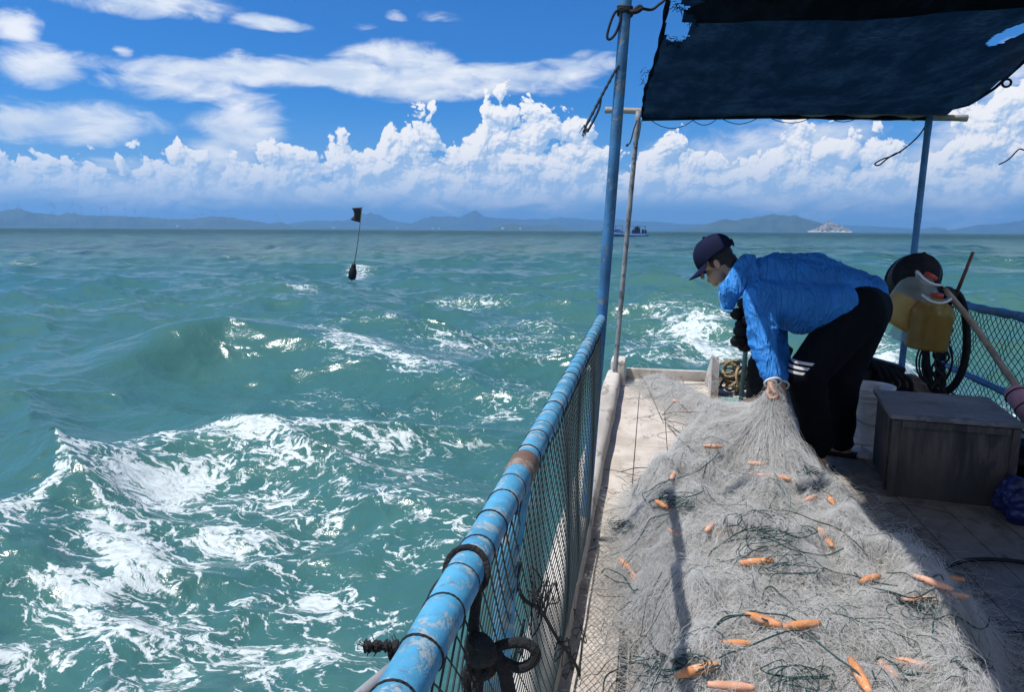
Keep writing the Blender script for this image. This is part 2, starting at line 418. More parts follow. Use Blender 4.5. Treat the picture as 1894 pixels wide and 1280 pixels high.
# foam: how much of it floats where
def blob(u, v, ru, rv, s_, rot=0.0):
    c, s2 = math.cos(R(rot)), math.sin(R(rot)); a = PU-u; b = PV-v
    return s_*np.exp(-(((a*c+b*s2)/ru)**2+((-a*s2+b*c)/rv)**2))
foam = np.zeros(len(X))
FB = [(300, 905, 150, 55, .85, -8), (430, 840, 200, 26, .85, -3), (640, 815, 200, 18, .6, -2), (250, 1010, 130, 70, .75, 35), (150, 1110, 130, 60, .7, -20), (560, 860, 220, 40, .5, -5), (420, 1000, 200, 30, .55, -18),
      (90, 1190, 120, 60, .62, -10), (600, 1150, 110, 42, .85, -8), (400, 1180, 170, 26, .62, -22), (300, 1230, 160, 24, .65, -15), (430, 960, 260, 130, .42, -10),
      (300, 1140, 360, 190, .42, 0), (620, 1080, 200, 160, .36, 0), (130, 905, 60, 26, .6, -38), (30, 1010, 60, 40, .55, -30), (90, 1255, 40, 30, .9, 0), (640, 1220, 120, 40, .5, 0),
      (660, 675, 90, 26, .62, 8), (560, 628, 80, 12, .55, 8), (760, 700, 120, 20, .5, 5), (700, 610, 120, 16, .35, 5), (600, 730, 90, 14, .3, 0), (330, 643, 60, 12, .6, -4), (400, 660, 60, 24, .36, 0),
      (760, 800, 200, 60, .4, 0), (800, 920, 160, 90, .38, 0), (700, 980, 110, 20, .55, -15), (820, 1020, 120, 60, .33, 0), (850, 640, 130, 40, .33, 0), (980, 640, 120, 60, .33, 0), (950, 740, 90, 40, .33, 0),
      (870, 555, 120, 14, .38, 0), (560, 545, 40, 8, .42, 0), (660, 503, 26, 6, .6, 0), (1270, 612, 75, 22, .75, 4), (1320, 640, 90, 22, .6, 0), (1240, 580, 120, 30, .4, 0),
      (1650, 680, 60, 34, 1.0, 20), (1700, 720, 90, 30, .9, 15), (1820, 760, 120, 40, .5, 0), (1200, 650, 60, 60, .4, 0)]
for b in FB: foam = np.maximum(foam, blob(*b)) if b[4] > .55 else np.maximum(foam, 0)+0*foam if False else np.maximum(foam, blob(*b))
# thrown-up crests foam on their crown
foam = np.maximum(foam, 0.62*np.exp(-((d2-0.02)/0.12)**2)*np.clip(c2*5, 0, 1))
foam = foam*np.where((PV > 640) & (d2 < -0.25) & (PU < 800) & (PV < 1120) & (PU < 430), 0.25, 1)
# whitecaps farther out
cap = np.clip((D[:, 0]-0.30)*4, 0, 1)*np.clip(vnoise(X/23, Y/23, 1, 7)-0.2, 0, 1)*np.clip((RV-14)/20, 0, 1)
foam = np.maximum(foam, cap*0.9)
foam = np.where(front, foam, 0.25)
i0 = np.arange(NR-1)[:, None]*NTH; j0 = np.arange(NTH)[None, :]; j1 = (j0+1) % NTH
F = np.stack([i0+j0, i0+NTH+j0, i0+NTH+j1, i0+j1], -1).reshape(-1, 4)
mat_sea, n = new_mat('sea_water')
P = n.pos()
fo = n.n('ShaderNodeAttribute', attribute_name='foam').outputs['Fac']
flat = n.vm('MULTIPLY', P, (1, 1, 0))
rot = n.mapv(flat, rot=(0, 0, R(14)))
wv = n.vm('ADD', rot, n.vm('MULTIPLY', n.vm('SUBTRACT', n.noisec(rot, 2.8, 4.0), (0.5, 0.5, 0.5)), (0.45, 0.45, 0)))
lace = n.mapv(wv, scale=(0.62, 1.0, 1.0))
f1 = n.noise(lace, 4.9, 8.0, 0.62, 1.1)
rid = n.m('SUBTRACT', 1.0, n.m('ABSOLUTE', n.m('MULTIPLY', n.m('SUBTRACT', f1, 0.5), 4.0)))          # thin threads
f2 = n.noise(lace, 2.5, 7.0, 0.6, 0.6)
vor = n.n('ShaderNodeTexVoronoi', {'Vector': lace, 'Scale': 7.4}, feature='DISTANCE_TO_EDGE').outputs['Distance']
web = n.sm(vor, 0.16, 0.0)
fine = n.noise(lace, 24.0, 5.0, 0.65)
tot = n.m('ADD', n.m('MULTIPLY', rid, 0.33), n.m('MULTIPLY', f2, 1.15))
tot = n.m('ADD', tot, n.m('MULTIPLY', web, 0.18))
tot = n.m('ADD', tot, n.m('MULTIPLY', n.m('SUBTRACT', fine, 0.5), 0.8))
gran = n.noise(lace, 70.0, 3.0, 0.6)
tot = n.m('ADD', tot, n.m('MULTIPLY', n.m('SUBTRACT', gran, 0.5), 0.5))
thr = n.m('SUBTRACT', 1.12, n.m('MULTIPLY', fo, 0.52))
fm = n.sm(n.m('SUBTRACT', tot, thr), 0.0, 0.13)
fm = n.m('MULTIPLY', fm, n.sm(fo, 0.06, 0.26))
fm = n.m('MULTIPLY', fm, n.sm(fine, 0.25, 0.6, 0.55, 0.95))
# ripples
rp = n.mapv(flat, scale=(0.75, 1.0, 1.0), rot=(0, 0, R(-12)))
h1 = n.noise(rp, 7.0, 4.0, 0.6, 0.3)
h2 = n.noise(n.mapv(flat, scale=(0.55, 1.0, 1.0), rot=(0, 0, R(-8))), 0.55, 6.0, 0.62, 0.2)
h3 = n.noise(n.mapv(flat, scale=(0.35, 1.0, 1.0), rot=(0, 0, R(-10))), 0.045, 7.0, 0.66)
cd = n.vm('LENGTH', P); cdn = n.n('ShaderNodeVectorMath', {0: P}, operation='LENGTH').outputs[1]
farf = n.sm(cdn, 18.0, 90.0)
h0 = n.noise(rp, 24.0, 3.0, 0.6, 0.2)
b1 = n.bump(n.m('ADD', h1, n.m('MULTIPLY', h0, 0.25)), 0.32, 0.05)
b2 = n.bump(h2, n.m('MULTIPLY', farf, 0.9), 2.6, b1)
b3 = n.bump(h3, n.m('MULTIPLY', n.sm(cdn, 60.0, 400.0), n.sm(cdn, 2200.0, 500.0, 0.15, 1.0)), 40.0, b2)
b4 = n.bump(fm, 0.5, 0.03, b3)
big = n.noise(flat, 0.05, 4.0)
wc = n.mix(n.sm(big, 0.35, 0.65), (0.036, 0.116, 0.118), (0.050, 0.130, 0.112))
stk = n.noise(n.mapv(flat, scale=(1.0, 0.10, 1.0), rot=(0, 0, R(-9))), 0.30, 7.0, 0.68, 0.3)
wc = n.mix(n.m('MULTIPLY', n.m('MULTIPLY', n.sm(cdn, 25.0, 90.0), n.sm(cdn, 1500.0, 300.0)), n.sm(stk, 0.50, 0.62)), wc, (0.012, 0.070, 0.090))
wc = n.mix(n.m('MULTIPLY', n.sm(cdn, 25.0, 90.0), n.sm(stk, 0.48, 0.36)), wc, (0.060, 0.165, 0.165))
milk = n.sm(fo, 0.1, 0.9)
wc = n.mix(n.m('MULTIPLY', milk, 0.55), wc, (0.075, 0.185, 0.155))
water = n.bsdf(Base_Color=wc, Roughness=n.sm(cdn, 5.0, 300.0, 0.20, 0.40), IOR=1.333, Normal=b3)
foams = n.bsdf(Base_Color=(0.56, 0.62, 0.63), Roughness=0.8, Normal=b4)
n.out(n.n('ShaderNodeMixShader', {0: fm, 1: water, 2: foams}).outputs[0])
sea = npmesh('sea', np.stack([X+DX, Y+DY, SEA+Z], -1), F, mat_sea, attrs={'foam': foam})
tag(sea, 'choppy blue green sea with lacy white foam', kind='structure')
del RR, TT, F, D, PU, PV, foam
# ---------------------------------------------------------------- hills and islands
def simple_mat(name, colr, rough=0.7, var=0.25, scale=6.0, bump=0.0, bscale=30.0, metal=0.0, spec=0.5):
    m, n = new_mat(name); o = n.obj()
    f = n.noise(o, scale, 5.0, 0.6)
    c = n.mix(n.sm(f, 0.3, 0.7), tuple(x*(1-var) for x in colr), tuple(min(1, x*(1+var)) for x in colr))
    kw = dict(Base_Color=c, Roughness=rough, Metallic=metal); kw['Specular_IOR_Level'] = spec
    if bump: kw['Normal'] = n.bump(n.noise(o, bscale, 4.0), bump, 0.01)
    n.out(n.bsdf(**kw)); return m
m_hill, n = new_mat('hill_forest')
p = n.pos()
c = n.mix(n.sm(n.noise(p, 0.012, 6.0, 0.6), 0.35, 0.65), (0.030, 0.055, 0.028), (0.060, 0.085, 0.040))
n.out(n.bsdf(Base_Color=c, Roughness=0.95))
m_rock, n = new_mat('islet_rock')
p = n.pos(); z = n.n('ShaderNodeSeparateXYZ', {0: p}).outputs[2]
nz = n.noise(p, 0.15, 6.0, 0.65)
c = n.mix(n.sm(nz, 0.4, 0.62), (0.055, 0.06, 0.045), (0.30, 0.27, 0.24))
c = n.mix(n.sm(n.m('ADD', z, n.m('MULTIPLY', nz, -22.0)), -7.0, -10.0), c, (0.50, 0.47, 0.43))
n.out(n.bsdf(Base_Color=c, Roughness=0.9))
HORIZ = lambda u: 418+12*u/1894.0
def ridge(name, D, prof, depth, seed, mat=None, rough=0.10, label=None):
    us = np.array([q[0] for q in prof], float); vv = np.array([q[1] for q in prof], float)
    n_u = int((us[-1]-us[0])/2.2)+2; n_d = 15
    uu = np.linspace(us[0], us[-1], n_u); hv = np.interp(uu, us, vv)
    px = D/FPX
    hh = np.maximum((HORIZ(uu)-hv)*px*1.03+(EYE-SEA), 0)
    V = []
    base = np.array([list(atr(u, HORIZ(u), D)) for u in uu]); dirs = base[:, :2]/np.linalg.norm(base[:, :2], axis=1)[:, None]
    for k in range(n_d):
        t = k/(n_d-1); s_ = math.sin(math.pi*min(1, t*1.0))**0.8 if 0 < t < 1 else 0
        q = base[:, :2]+dirs*(t-0.5)*depth
        g = hh*s_*(1+0.22*fbm(uu/30.0+k*0.21, k*0.5+0*uu, seed, 3, seed)*(0 if k == n_d//2 else 1))
        g = g+hh*rough*fbm(uu/7.0, 0*uu+k*0.7, seed, 4, seed+5)*(s_ > 0)
        V.append(np.stack([q[:, 0], q[:, 1], SEA-1.5+g*1.0+1.0*(s_ > 0)], -1))
    V = np.concatenate(V); i = np.arange(n_d-1)[:, None]*n_u; j = np.arange(n_u-1)[None, :]
    F = np.stack([i+j, i+j+1, i+n_u+j+1, i+n_u+j], -1).reshape(-1, 4)
    o = npmesh(name, V, F, mat or m_hill); tag(o, label, kind='structure'); return o
ridge('hills', 4300, [(-620, 416), (-480, 408), (-330, 401), (-200, 406), (-90, 402), (-60, 398), (0, 396), (25, 394), (60, 398), (100, 402), (130, 400), (170, 402), (230, 403), (300, 407), (360, 408), (390, 403), (430, 405), (470, 411), (500, 414), (520, 411), (545, 421)], 420, 1)
ridge('hills', 5600, [(500, 422), (540, 414), (580, 409), (630, 410), (655, 416), (700, 417), (760, 416), (820, 417), (860, 420), (900, 424)], 500, 2)
ridge('hills', 6400, [(600, 420), (640, 409), (665, 399), (685, 396), (700, 399), (720, 408), (760, 414), (780, 406), (800, 402), (850, 402), (876, 395), (890, 399), (910, 404), (940, 405), (980, 407), (1030, 409), (1075, 412), (1130, 415), (1200, 423)], 520, 3)
ridge('hills', 7200, [(960, 420), (1000, 408), (1033, 403), (1070, 406), (1100, 409), (1140, 407), (1200, 411), (1260, 415), (1330, 416), (1400, 419), (1560, 418), (1640, 421), (1700, 425)], 300, 4)
ridge('island', 3900, [(896, 425), (915, 419), (930, 415), (945, 413), (965, 416), (985, 419), (1010, 417), (1035, 419), (1065, 424)], 220, 5)
ridge('island', 3800, [(1235, 426), (1280, 421), (1300, 419), (1325, 410), (1340, 407), (1360, 410), (1400, 403), (1430, 401), (1470, 404), (1500, 410), (1530, 419), (1570, 427)], 380, 6)
ridge('island', 5000, [(1670, 429), (1705, 424), (1725, 422), (1745, 424), (1760, 429)], 150, 8)
ridge('hills', 6600, [(1740, 428), (1790, 421), (1850, 417), (1894, 412), (1960, 407), (2040, 420)], 420, 9)
islet = ridge('rock_islet', 2300, [(1494, 427), (1505, 423), (1515, 419), (1524, 416), (1531, 411), (1537, 413), (1546, 418), (1556, 420), (1566, 423), (1576, 427)], 60, 10, m_rock, 0.35)
m_white = simple_mat('white_paint', (0.55, 0.55, 0.54), 0.6, 0.08)
# beacon on the islet
b = MB(); q = atr(1532, 412, 2300); top = q.z
b.lathe([(0.9, 0), (0.75, 5.5), (1.0, 5.6), (1.0, 6.0), (0.6, 6.1), (0.6, 7.4), (0.8, 7.5), (0.05, 8.6)], (q.x, q.y, top-2.2), 12)
tag(b.build('beacon', m_white), 'small white beacon on top of the rocky islet', 'beacon')
# shore buildings, a few pixels each
for u, D_, s_, lab in ((617, 5300, 16, 'long white shed on the far shore left of the flag'), (329, 4050, 9, 'lone white building at the foot of the wind farm ridge'),
                       (735, 5300, 9, 'small pale house on the far shore right of the flag'), (800, 5300, 12, 'pale house on the far shore under the highest peak'), (812, 5300, 7, 'narrow pale tower house on the far shore'),
                       (930, 3750, 9, 'white quay building at the foot of the small dark island'), (962, 3750, 6, 'small white hut on the shore of the dark island')):
    q = atr(u, HORIZ(u), D_); b = MB(); ww = s_*1.4
    b.box((q.x, q.y, SEA+3), (ww, 10, 10))
    b.add([(q.x-ww/2-1, q.y-6, SEA+8), (q.x+ww/2+1, q.y-6, SEA+8), (q.x+ww/2+1, q.y+6, SEA+8), (q.x-ww/2-1, q.y+6, SEA+8), (q.x-ww/2, q.y, SEA+10.5), (q.x+ww/2, q.y, SEA+10.5)],
          [(0, 1, 5, 4), (2, 3, 4, 5), (0, 4, 3), (1, 2, 5), (3, 2, 1, 0)])
    tag(b.build('shore_building', m_white, smooth=False), lab, 'building')
# wind turbines on the left ridge
m_turb = simple_mat('turbine_grey', (0.42, 0.44, 0.46), 0.6, 0.05)
def turbine_mesh(h, a0):
    b = MB(); b.tube([(0, 0, 0), (0, 0, h)], [1.1, 0.6], 8); b.box((0, 0.6, h+0.8), (2.2, 5.5, 2.2), bev=0.4); b.ball((0, -2.6, h+0.8), 1.3, 8)
    for k in range(3):
        a = a0+k*2*math.pi/3; d = Vector((math.sin(a), 0, math.cos(a))); L = h*0.45
        s_ = Vector((math.cos(a), 0, -math.sin(a))); c0 = Vector((0, -2.9, h+0.8))
        v = [c0-s_*0.7, c0+d*L*0.2-s_*1.6, c0+d*L-s_*0.2, c0+d*L+s_*0.2, c0+d*L*0.2+s_*0.8, c0+s_*0.7]
        v2 = [p+Vector((0, -0.5, 0)) for p in v]
        b.add(v+v2, [(0, 1, 2, 3, 4, 5), (11, 10, 9, 8, 7, 6)]+[(i, (i+1) % 6, (i+1) % 6+6, i+6) for i in range(6)])
    return b
TB = [(12, 398, 383, .3, 'leftmost wind turbine on the ridge'), (37, 397, 384, 1.0, 'second wind turbine from the left end of the ridge'), (96, 402, 381, .15, 'wind turbine in front pair over the first dip of the ridge'),
      (100, 401, 384, 1.3, 'wind turbine just right of its twin over the first dip'), (130, 411, 399, .5, 'pale turbine standing low on the slope, left one'), (138, 400, 381, .9, 'wind turbine on the crest above the low pale turbines'),
      (153, 408, 396, 1.6, 'pale turbine standing low on the slope, right one'), (152, 402, 387, .0, 'short turbine on the crest above the right low one'), (189, 403, 388, .7, 'left turbine of the close pair on the middle crest'), (197, 403, 386, .25, 'right turbine of the close pair on the middle crest'),
      (233, 403, 389, 1.1, 'turbine standing alone right of the close pair'), (251, 404, 391, .45, 'small turbine right of the lone one'), (277, 406, 392, .8, 'turbine above the long falling crest'), (316, 407, 393, .2, 'turbine near the end of the falling crest'),
      (362, 408, 397, .6, 'small turbine in the saddle before the second hill'), (374, 409, 396, 1.4, 'turbine low in the saddle at the foot of the second hill'), (396, 404, 392, .0, 'left turbine on the rounded second hill'), (423, 405, 392, .35, 'right turbine on the rounded second hill'), (514, 412, 398, .75, 'far right turbine alone on the last low hill')]
for u, vb, vt, a0, lab in TB:
    q = atr(u, vb, 4290 if vb < 407.5 or u > 250 else 4180); h = (vb-vt)*q.xy.length/FPX*1.02
    o = turbine_mesh(h+3, a0*2).build('wind_turbine', m_turb); o.location = (q.x, q.y, q.z-3); o.rotation_euler = (0, 0, math.atan2(-q.x, q.y))
    tag(o, lab, 'wind turbine', 'wind turbines on the ridge')

# ---------------------------------------------------------------- air
m_haze = bpy.data.materials.new('haze_air'); m_haze.use_nodes = True; n = NT(m_haze.node_tree)
n.out(None, n.n('ShaderNodeVolumePrincipled', {'Color': (0.22, 0.54, 1.0), 'Density': 0.00022, 'Anisotropy': 0.2}))
b = MB(); b.box((0, 0, 90), (16600, 16600, 200)); hz = b.build('haze', m_haze, smooth=False); tag(hz, kind='stuff')
hz.location.z = 0.0
# ---------------------------------------------------------------- the boat: hull, deck, gunwales
rnd = random.Random(4)
def worn_paint(name, paint, under, wear=0.5, scale=9.0, rough=0.55, dirt=(0.05, 0.05, 0.05), dirt_amt=0.4, spec=0.4, stretch=(1, 1, 1)):
    m, n = new_mat(name); o = n.mapv(n.obj(), scale=stretch)
    a = n.noise(o, scale, 7.0, 0.65, 0.4); b = n.noise(o, scale*4.3, 5.0, 0.6); c_ = n.noise(o, scale*0.4, 4.0, 0.6)
    base = n.mix(n.sm(c_, 0.3, 0.7), tuple(x*0.72 for x in paint), tuple(min(1, x*1.2) for x in paint))
    k = n.sm(n.m('ADD', n.m('MULTIPLY', a, 0.75), n.m('MULTIPLY', b, 0.25)), 0.63-wear*0.2, 0.69-wear*0.2)
    base = n.mix(k, base, under)
    base = n.mix(n.m('MULTIPLY', n.sm(n.noise(o, scale*1.7, 6.0, 0.7, 0.8), 0.52, 0.75), dirt_amt), base, dirt)
    nm = n.bump(n.m('SUBTRACT', n.m('MULTIPLY', b, 0.4), k), 0.35, 0.004)
    kw = dict(Base_Color=base, Roughness=n.m('ADD', rough-0.1, n.m('MULTIPLY', a, 0.25)), Normal=nm); kw['Specular_IOR_Level'] = spec
    n.out(n.bsdf(**kw)); return m
m_blue = worn_paint('blue_weathered_paint', (0.070, 0.30, 0.50), (0.26, 0.36, 0.42), 0.60, 38.0, 0.55, (0.13, 0.065, 0.04), 0.8)
m_pole = worn_paint('dark_blue_pole_paint', (0.045, 0.17, 0.36), (0.16, 0.20, 0.24), 0.45, 18.0, 0.5, (0.04, 0.035, 0.04), 0.6)
m_rust = worn_paint('rusty_sleeve', (0.16, 0.10, 0.075), (0.24, 0.2, 0.18), 0.5, 22.0, 0.75)
m_bamboo = worn_paint('grey_bamboo', (0.36, 0.32, 0.27), (0.22, 0.19, 0.17), 0.4, 14.0, 0.6, stretch=(1, 1, 1))
m_greypole = worn_paint('grey_pole_paint', (0.26, 0.27, 0.29), (0.09, 0.10, 0.13), 0.5, 15.0, 0.6)
m_gunwale = worn_paint('white_worn_gunwale', (0.46, 0.43, 0.39), (0.27, 0.24, 0.21), 0.42, 7.0, 0.8, (0.10, 0.085, 0.07), 0.55, 0.2, (1, 0.35, 1))
m_hull = worn_paint('hull_paint', (0.38, 0.42, 0.42), (0.22, 0.24, 0.23), 0.4, 5.0, 0.6)
m_hullblue = worn_paint('hull_inner', (0.10, 0.10, 0.10), (0.06, 0.06, 0.06), 0.4, 5.0, 0.8)
m_rope_black = simple_mat('black_rope', (0.010, 0.010, 0.013), 0.85, 0.4, 120.0, 0.8, 220.0)
m_rope_blue = simple_mat('blue_grey_cord', (0.035, 0.06, 0.10), 0.85, 0.4, 120.0, 0.6, 220.0)
m_net_dark = simple_mat('dark_netting', (0.014, 0.030, 0.034), 0.75, 0.4, 60.0)
m_net_teal = simple_mat('teal_netting', (0.018, 0.065, 0.075), 0.75, 0.4, 60.0)
m_dark = simple_mat('dark_rubber', (0.008, 0.009, 0.012), 0.6, 0.4, 20.0, 0.3, 60.0, 0.0, 0.15)
# deck planks
m_deck, n = new_mat('deck_planks')
o = n.obj(); sp = n.n('ShaderNodeSeparateXYZ', {0: o})
gr = n.mapv(o, scale=(1.0, 0.12, 1.0))
a = n.noise(gr, 26.0, 6.0, 0.65, 0.4); b_ = n.noise(o, 4.0, 6.0, 0.65, 0.5); c_ = n.noise(o, 42.0, 4.0, 0.6); d_ = n.noise(n.mapv(o, scale=(1, 0.6, 1)), 13.0, 5.0, 0.7, 1.2)
base = n.mix(n.sm(b_, 0.3, 0.7), (0.40, 0.35, 0.30), (0.56, 0.51, 0.46))
base = n.mix(n.m('MULTIPLY', n.sm(a, 0.52, 0.75), 0.6), base, (0.27, 0.21, 0.17))
base = n.mix(n.m('MULTIPLY', n.sm(d_, 0.60, 0.66), 0.85), base, (0.075, 0.065, 0.06))
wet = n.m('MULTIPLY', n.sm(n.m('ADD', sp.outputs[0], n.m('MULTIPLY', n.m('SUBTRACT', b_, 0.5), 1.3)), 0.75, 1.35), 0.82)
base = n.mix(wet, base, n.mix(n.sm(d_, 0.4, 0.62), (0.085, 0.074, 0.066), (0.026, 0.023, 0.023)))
spk = n.n('ShaderNodeTexVoronoi', {'Vector': o, 'Scale': 34.0, 'Randomness': 1.0})
base = n.mix(n.m('MULTIPLY', n.sm(spk.outputs['Distance'], 0.13, 0.06), n.sm(n.n('ShaderNodeSeparateColor', {0: spk.outputs['Color']}).outputs[0], 0.86, 0.88)), base, (0.05, 0.04, 0.035))
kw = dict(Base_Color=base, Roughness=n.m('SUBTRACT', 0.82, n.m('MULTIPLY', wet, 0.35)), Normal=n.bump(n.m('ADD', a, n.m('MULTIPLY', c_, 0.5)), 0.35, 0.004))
n.out(n.bsdf(**kw))
boat = empty('fishing_boat', (0, 0, 0)); tag(boat, 'weathered working boat with pale plank deck and white gunwale', 'boat')
b = MB(); xs = [-0.26]
while xs[-1] < 2.42: xs.append(xs[-1]+rnd.choice([0.19, 0.2, 0.205, 0.21]))
for i in range(len(xs)-1):
    y0 = -0.9
    for y1 in (rnd.uniform(1.0, 2.6), rnd.uniform(3.0, 5.2), 7.02+0.04*rnd.random()):
        w_ = xs[i+1]-xs[i]-0.005; L = y1-y0-0.004
        ym = 7.05 if xs[i] < 0.9 else 6.75
        if y0 > ym: break
        if y1 > ym: y1 = ym; L = y1-y0-0.004
        b.box(((xs[i]+xs[i+1])/2, (y0+y1)/2, -0.02+rnd.uniform(-0.0015, 0.0015)), (w_, L, 0.04), bev=0.002); y0 = y1
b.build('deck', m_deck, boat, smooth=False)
b = MB(); b.box((1.08, 3.05, -0.065), (2.74, 7.9, 0.04)); b.build('deck_frame', m_hullblue, boat, smooth=False)
# hull shell, lofted
st = [(-1.6, -0.36, 2.52, 0.02), (0.5, -0.37, 2.53, 0.02), (3.0, -0.37, 2.53, 0.02), (5.5, -0.36, 2.50, 0.02), (6.9, -0.33, 2.32, 0.02), (7.12, -0.25, 2.2, 0.0)]
V_ = []; F_ = []
for (y, xl, xr, zt) in st:
    V_ += [(xl, y, zt), (xl+0.02, y, -0.35), (xl+0.22, y, -0.95), (1.08, y, -1.2), (xr-0.22, y, -0.95), (xr-0.02, y, -0.35), (xr, y, zt)]
for i in range(len(st)-1):
    for k in range(6): F_.append((i*7+k, i*7+k+1, i*7+k+8, i*7+k+7))
e = (len(st)-1)*7; F_.append(tuple(e+k for k in range(7))); F_.append(tuple(6-k for k in range(7)))
b = MB(); b.add(V_, F_); b.build('hull', m_hull, boat, smooth=False)
# gunwales
def beam(pts, w_, h_, name, mat, parent, seg=10):
    b = MB(); P_ = catmull(pts, seg); rings = []
    prof = [(-.5, -.5), (-.5, .25), (-.38, .46), (-.2, .5), (.2, .5), (.38, .46), (.5, .25), (.5, -.5)]
    for i, p in enumerate(P_):
        wob = 1+0.05*math.sin(i*1.7)+0.04*math.sin(i*0.6)
        rings.append([p+Vector((q[0]*w_*wob, 0, q[1]*h_)) for q in prof])
    v = [q for r_ in rings for q in r_]; k = len(prof)
    f = [(i*k+j, i*k+(j+1) % k, (i+1)*k+(j+1) % k, (i+1)*k+j) for i in range(len(P_)-1) for j in range(k)]
    f += [tuple(range(k)), tuple((len(P_)-1)*k+j for j in range(k-1, -1, -1))]
    b.add(v, f); return b.build(name, mat, parent, auto=R(50))
beam([(-0.30, -1.4, 0.055), (-0.30, 0.6, 0.055), (-0.297, 2.5, 0.055), (-0.297, 4.6, 0.06), (-0.30, 6.72, 0.07)], 0.135, 0.13, 'gunwale', m_gunwale, boat)
beam([(2.47, -1.4, 0.05), (2.47, 3, 0.05), (2.44, 5.4, 0.05), (2.30, 6.7, 0.05)], 0.12, 0.14, 'gunwale', m_gunwale, boat)
b = MB(); b.box((-0.265, 6.85, 0.09), (0.13, 0.3, 0.26), bev=0.012); b.build('bow_block', m_gunwale, boat)
p = atz(1338, 728, 0.0); b = MB()
x0 = at(1318, 700, 6.55).x
b.add([(x0-.03, 6.3, 0), (x0+.03, 6.3, 0), (x0+.03, 6.3, .30), (x0-.03, 6.3, .36), (x0-.03, 6.38, .37), (x0+.03, 6.38, .33), (x0-.03, 7.0, .04), (x0+.03, 7.0, .04), (x0-.03, 7.0, 0), (x0+.03, 7.0, 0)],
      [(0, 1, 2, 3), (3, 2, 5, 4), (4, 5, 7, 6), (6, 7, 9, 8), (0, 3, 4, 6, 8), (1, 9, 7, 5, 2)])
m_board = worn_paint('white_board', (0.55, 0.53, 0.50), (0.30, 0.22, 0.17), 0.5, 9.0, 0.7)
b.build('bulwark_board', m_board, boat, smooth=False)
b = MB(); b.box((0.38, 7.03, 0.05), (1.15, 0.05, 0.1), bev=0.006); b.build('end_board', m_gunwale, boat)
b = MB(); b.box((1.6, 6.78, 0.09), (1.3, 0.06, 0.2), bev=0.006); b.build('end_board', m_hullblue, boat)
# thin dark strips laid in an L on the deck
m_strip = simple_mat('dark_wood', (0.03, 0.028, 0.03), 0.7, 0.3, 30.0)
b = MB(); b.box((-0.045, 1.6, 0.004), (0.022, 3.2, 0.006)); b.box((-0.135, 3.212, 0.004), (0.16, 0.024, 0.006)); b.build('deck_strip', m_strip, boat, smooth=False)

# ---------------------------------------------------------------- left railing with netting
RX, RZ = at(1112, 590, 3.2).x, at(1112, 590, 3.2).z
rail = empty('railing', (-0.29, 1.5, 0.1)); tag(rail, 'left railing of blue painted pipe with dark lashed netting', 'railing')
def under(o, root):
    o.parent = root; o.matrix_parent_inverse = root.matrix_basis.inverted() if False else Matrix.Translation(-Vector(root.location)); return o
def part(b, name, mat, root, **k): return under(b.build(name, mat, **k), root)
near = atz(742, 1280, RZ); nx = near.x
def rail_pt(y):
    t = (y-near.y)/(3.2-near.y); return Vector((nx+(RX-nx)*t, y, RZ-0.006*math.sin(math.pi*max(0, min(1, t)))))
b = MB(); ys = np.linspace(-0.75, 3.22, 60)
b.tube([rail_pt(y) for y in ys], [0.0212+0.0006*math.sin(y*19) for y in ys], 20); part(b, 'top_rail', m_blue, rail)
b = MB(); b.tube([rail_pt(1.10), rail_pt(1.105), rail_pt(1.17), rail_pt(1.175)], [0.0225, 0.0245, 0.0245, 0.0225], 20); part(b, 'rust_sleeve', m_rust, rail)
def ring_mesh(b, p, r_, t, axis, n=22, wob=0.0):
    a = axis.orthogonal().normalized(); c = axis.cross(a).normalized()
    b.tube([p+(a*math.cos(q)+c*math.sin(q))*r_+axis*wob*math.sin(q+p.y*40) for q in np.linspace(0, 2*math.pi, n, endpoint=False)], t, 6, closed=True)
y = -0.2; ax = (rail_pt(3)-rail_pt(0.5)).normalized()
while y < 3.2:
    if not 1.08 < y < 1.19:
        b = MB(); ring_mesh(b, rail_pt(y), 0.0213, 0.0014, ax, wob=0.004); part(b, 'lashing', m_rope_black, rail)
    y += rnd.uniform(0.072, 0.094)
# posts
pb = at(930, 1180, 1.12); b = MB(); q = rail_pt(1.14)
b.tube([q+Vector((0.0, 0, -0.01)), at(936, 1050, 1.14), at(930, 1180, 1.14), (-0.30, 1.14, 0.30), (-0.33, 1.14, -0.2)], 0.019, 16); part(b, 'post', m_blue, rail)
# netting
def diamond_net(corner, name, mat, root, length, height, step, rad, seed, slack=0.012, n=4):
    """corner(s,t): s along the panel in metres, t 0 top .. 1 bottom"""
    b = MB(); r2 = random.Random(seed); hs = height/math.ceil(height/step); k = int(length/step)
    def P_(s, t):
        p = corner(s, t)
        w_ = slack*math.sin(t*math.pi)
        return p+Vector((w_*math.sin(s*5.1+t*3)+0.6*w_*math.sin(s*13+t*7), 0.25*slack*math.sin(s*31+t*17), 0.25*slack*math.sin(s*23+t*11)))
    rows = int(height/step)
    for d in (1, -1):
        i = -rows
        while i < k+rows:
            pts = []
            for j in range(rows*2+1):
                s = (i+d*j/2)*step; t = j/(rows*2)
                if 0 <= s <= length: pts.append(P_(s, t))
            if len(pts) > 1: b.tube(pts, rad, n, caps=False)
            i += 1
    for t in (0.0, 1.0):
        b.tube([P_(s, t) for s in np.linspace(0, length, 80)], rad*2.2 if t == 0 else rad*3.2, 5)
    return part(b, name, mat, root)
def leftc(s, t):
    y = 3.16-s; top = rail_pt(y)+Vector((0.004, 0, -0.024)); bot = Vector((-0.232, y, 0.115)); return top.lerp(bot, t)
diamond_net(leftc, 'netting', m_net_dark, rail, 3.5, 0.89, 0.042, 0.0013, 3)
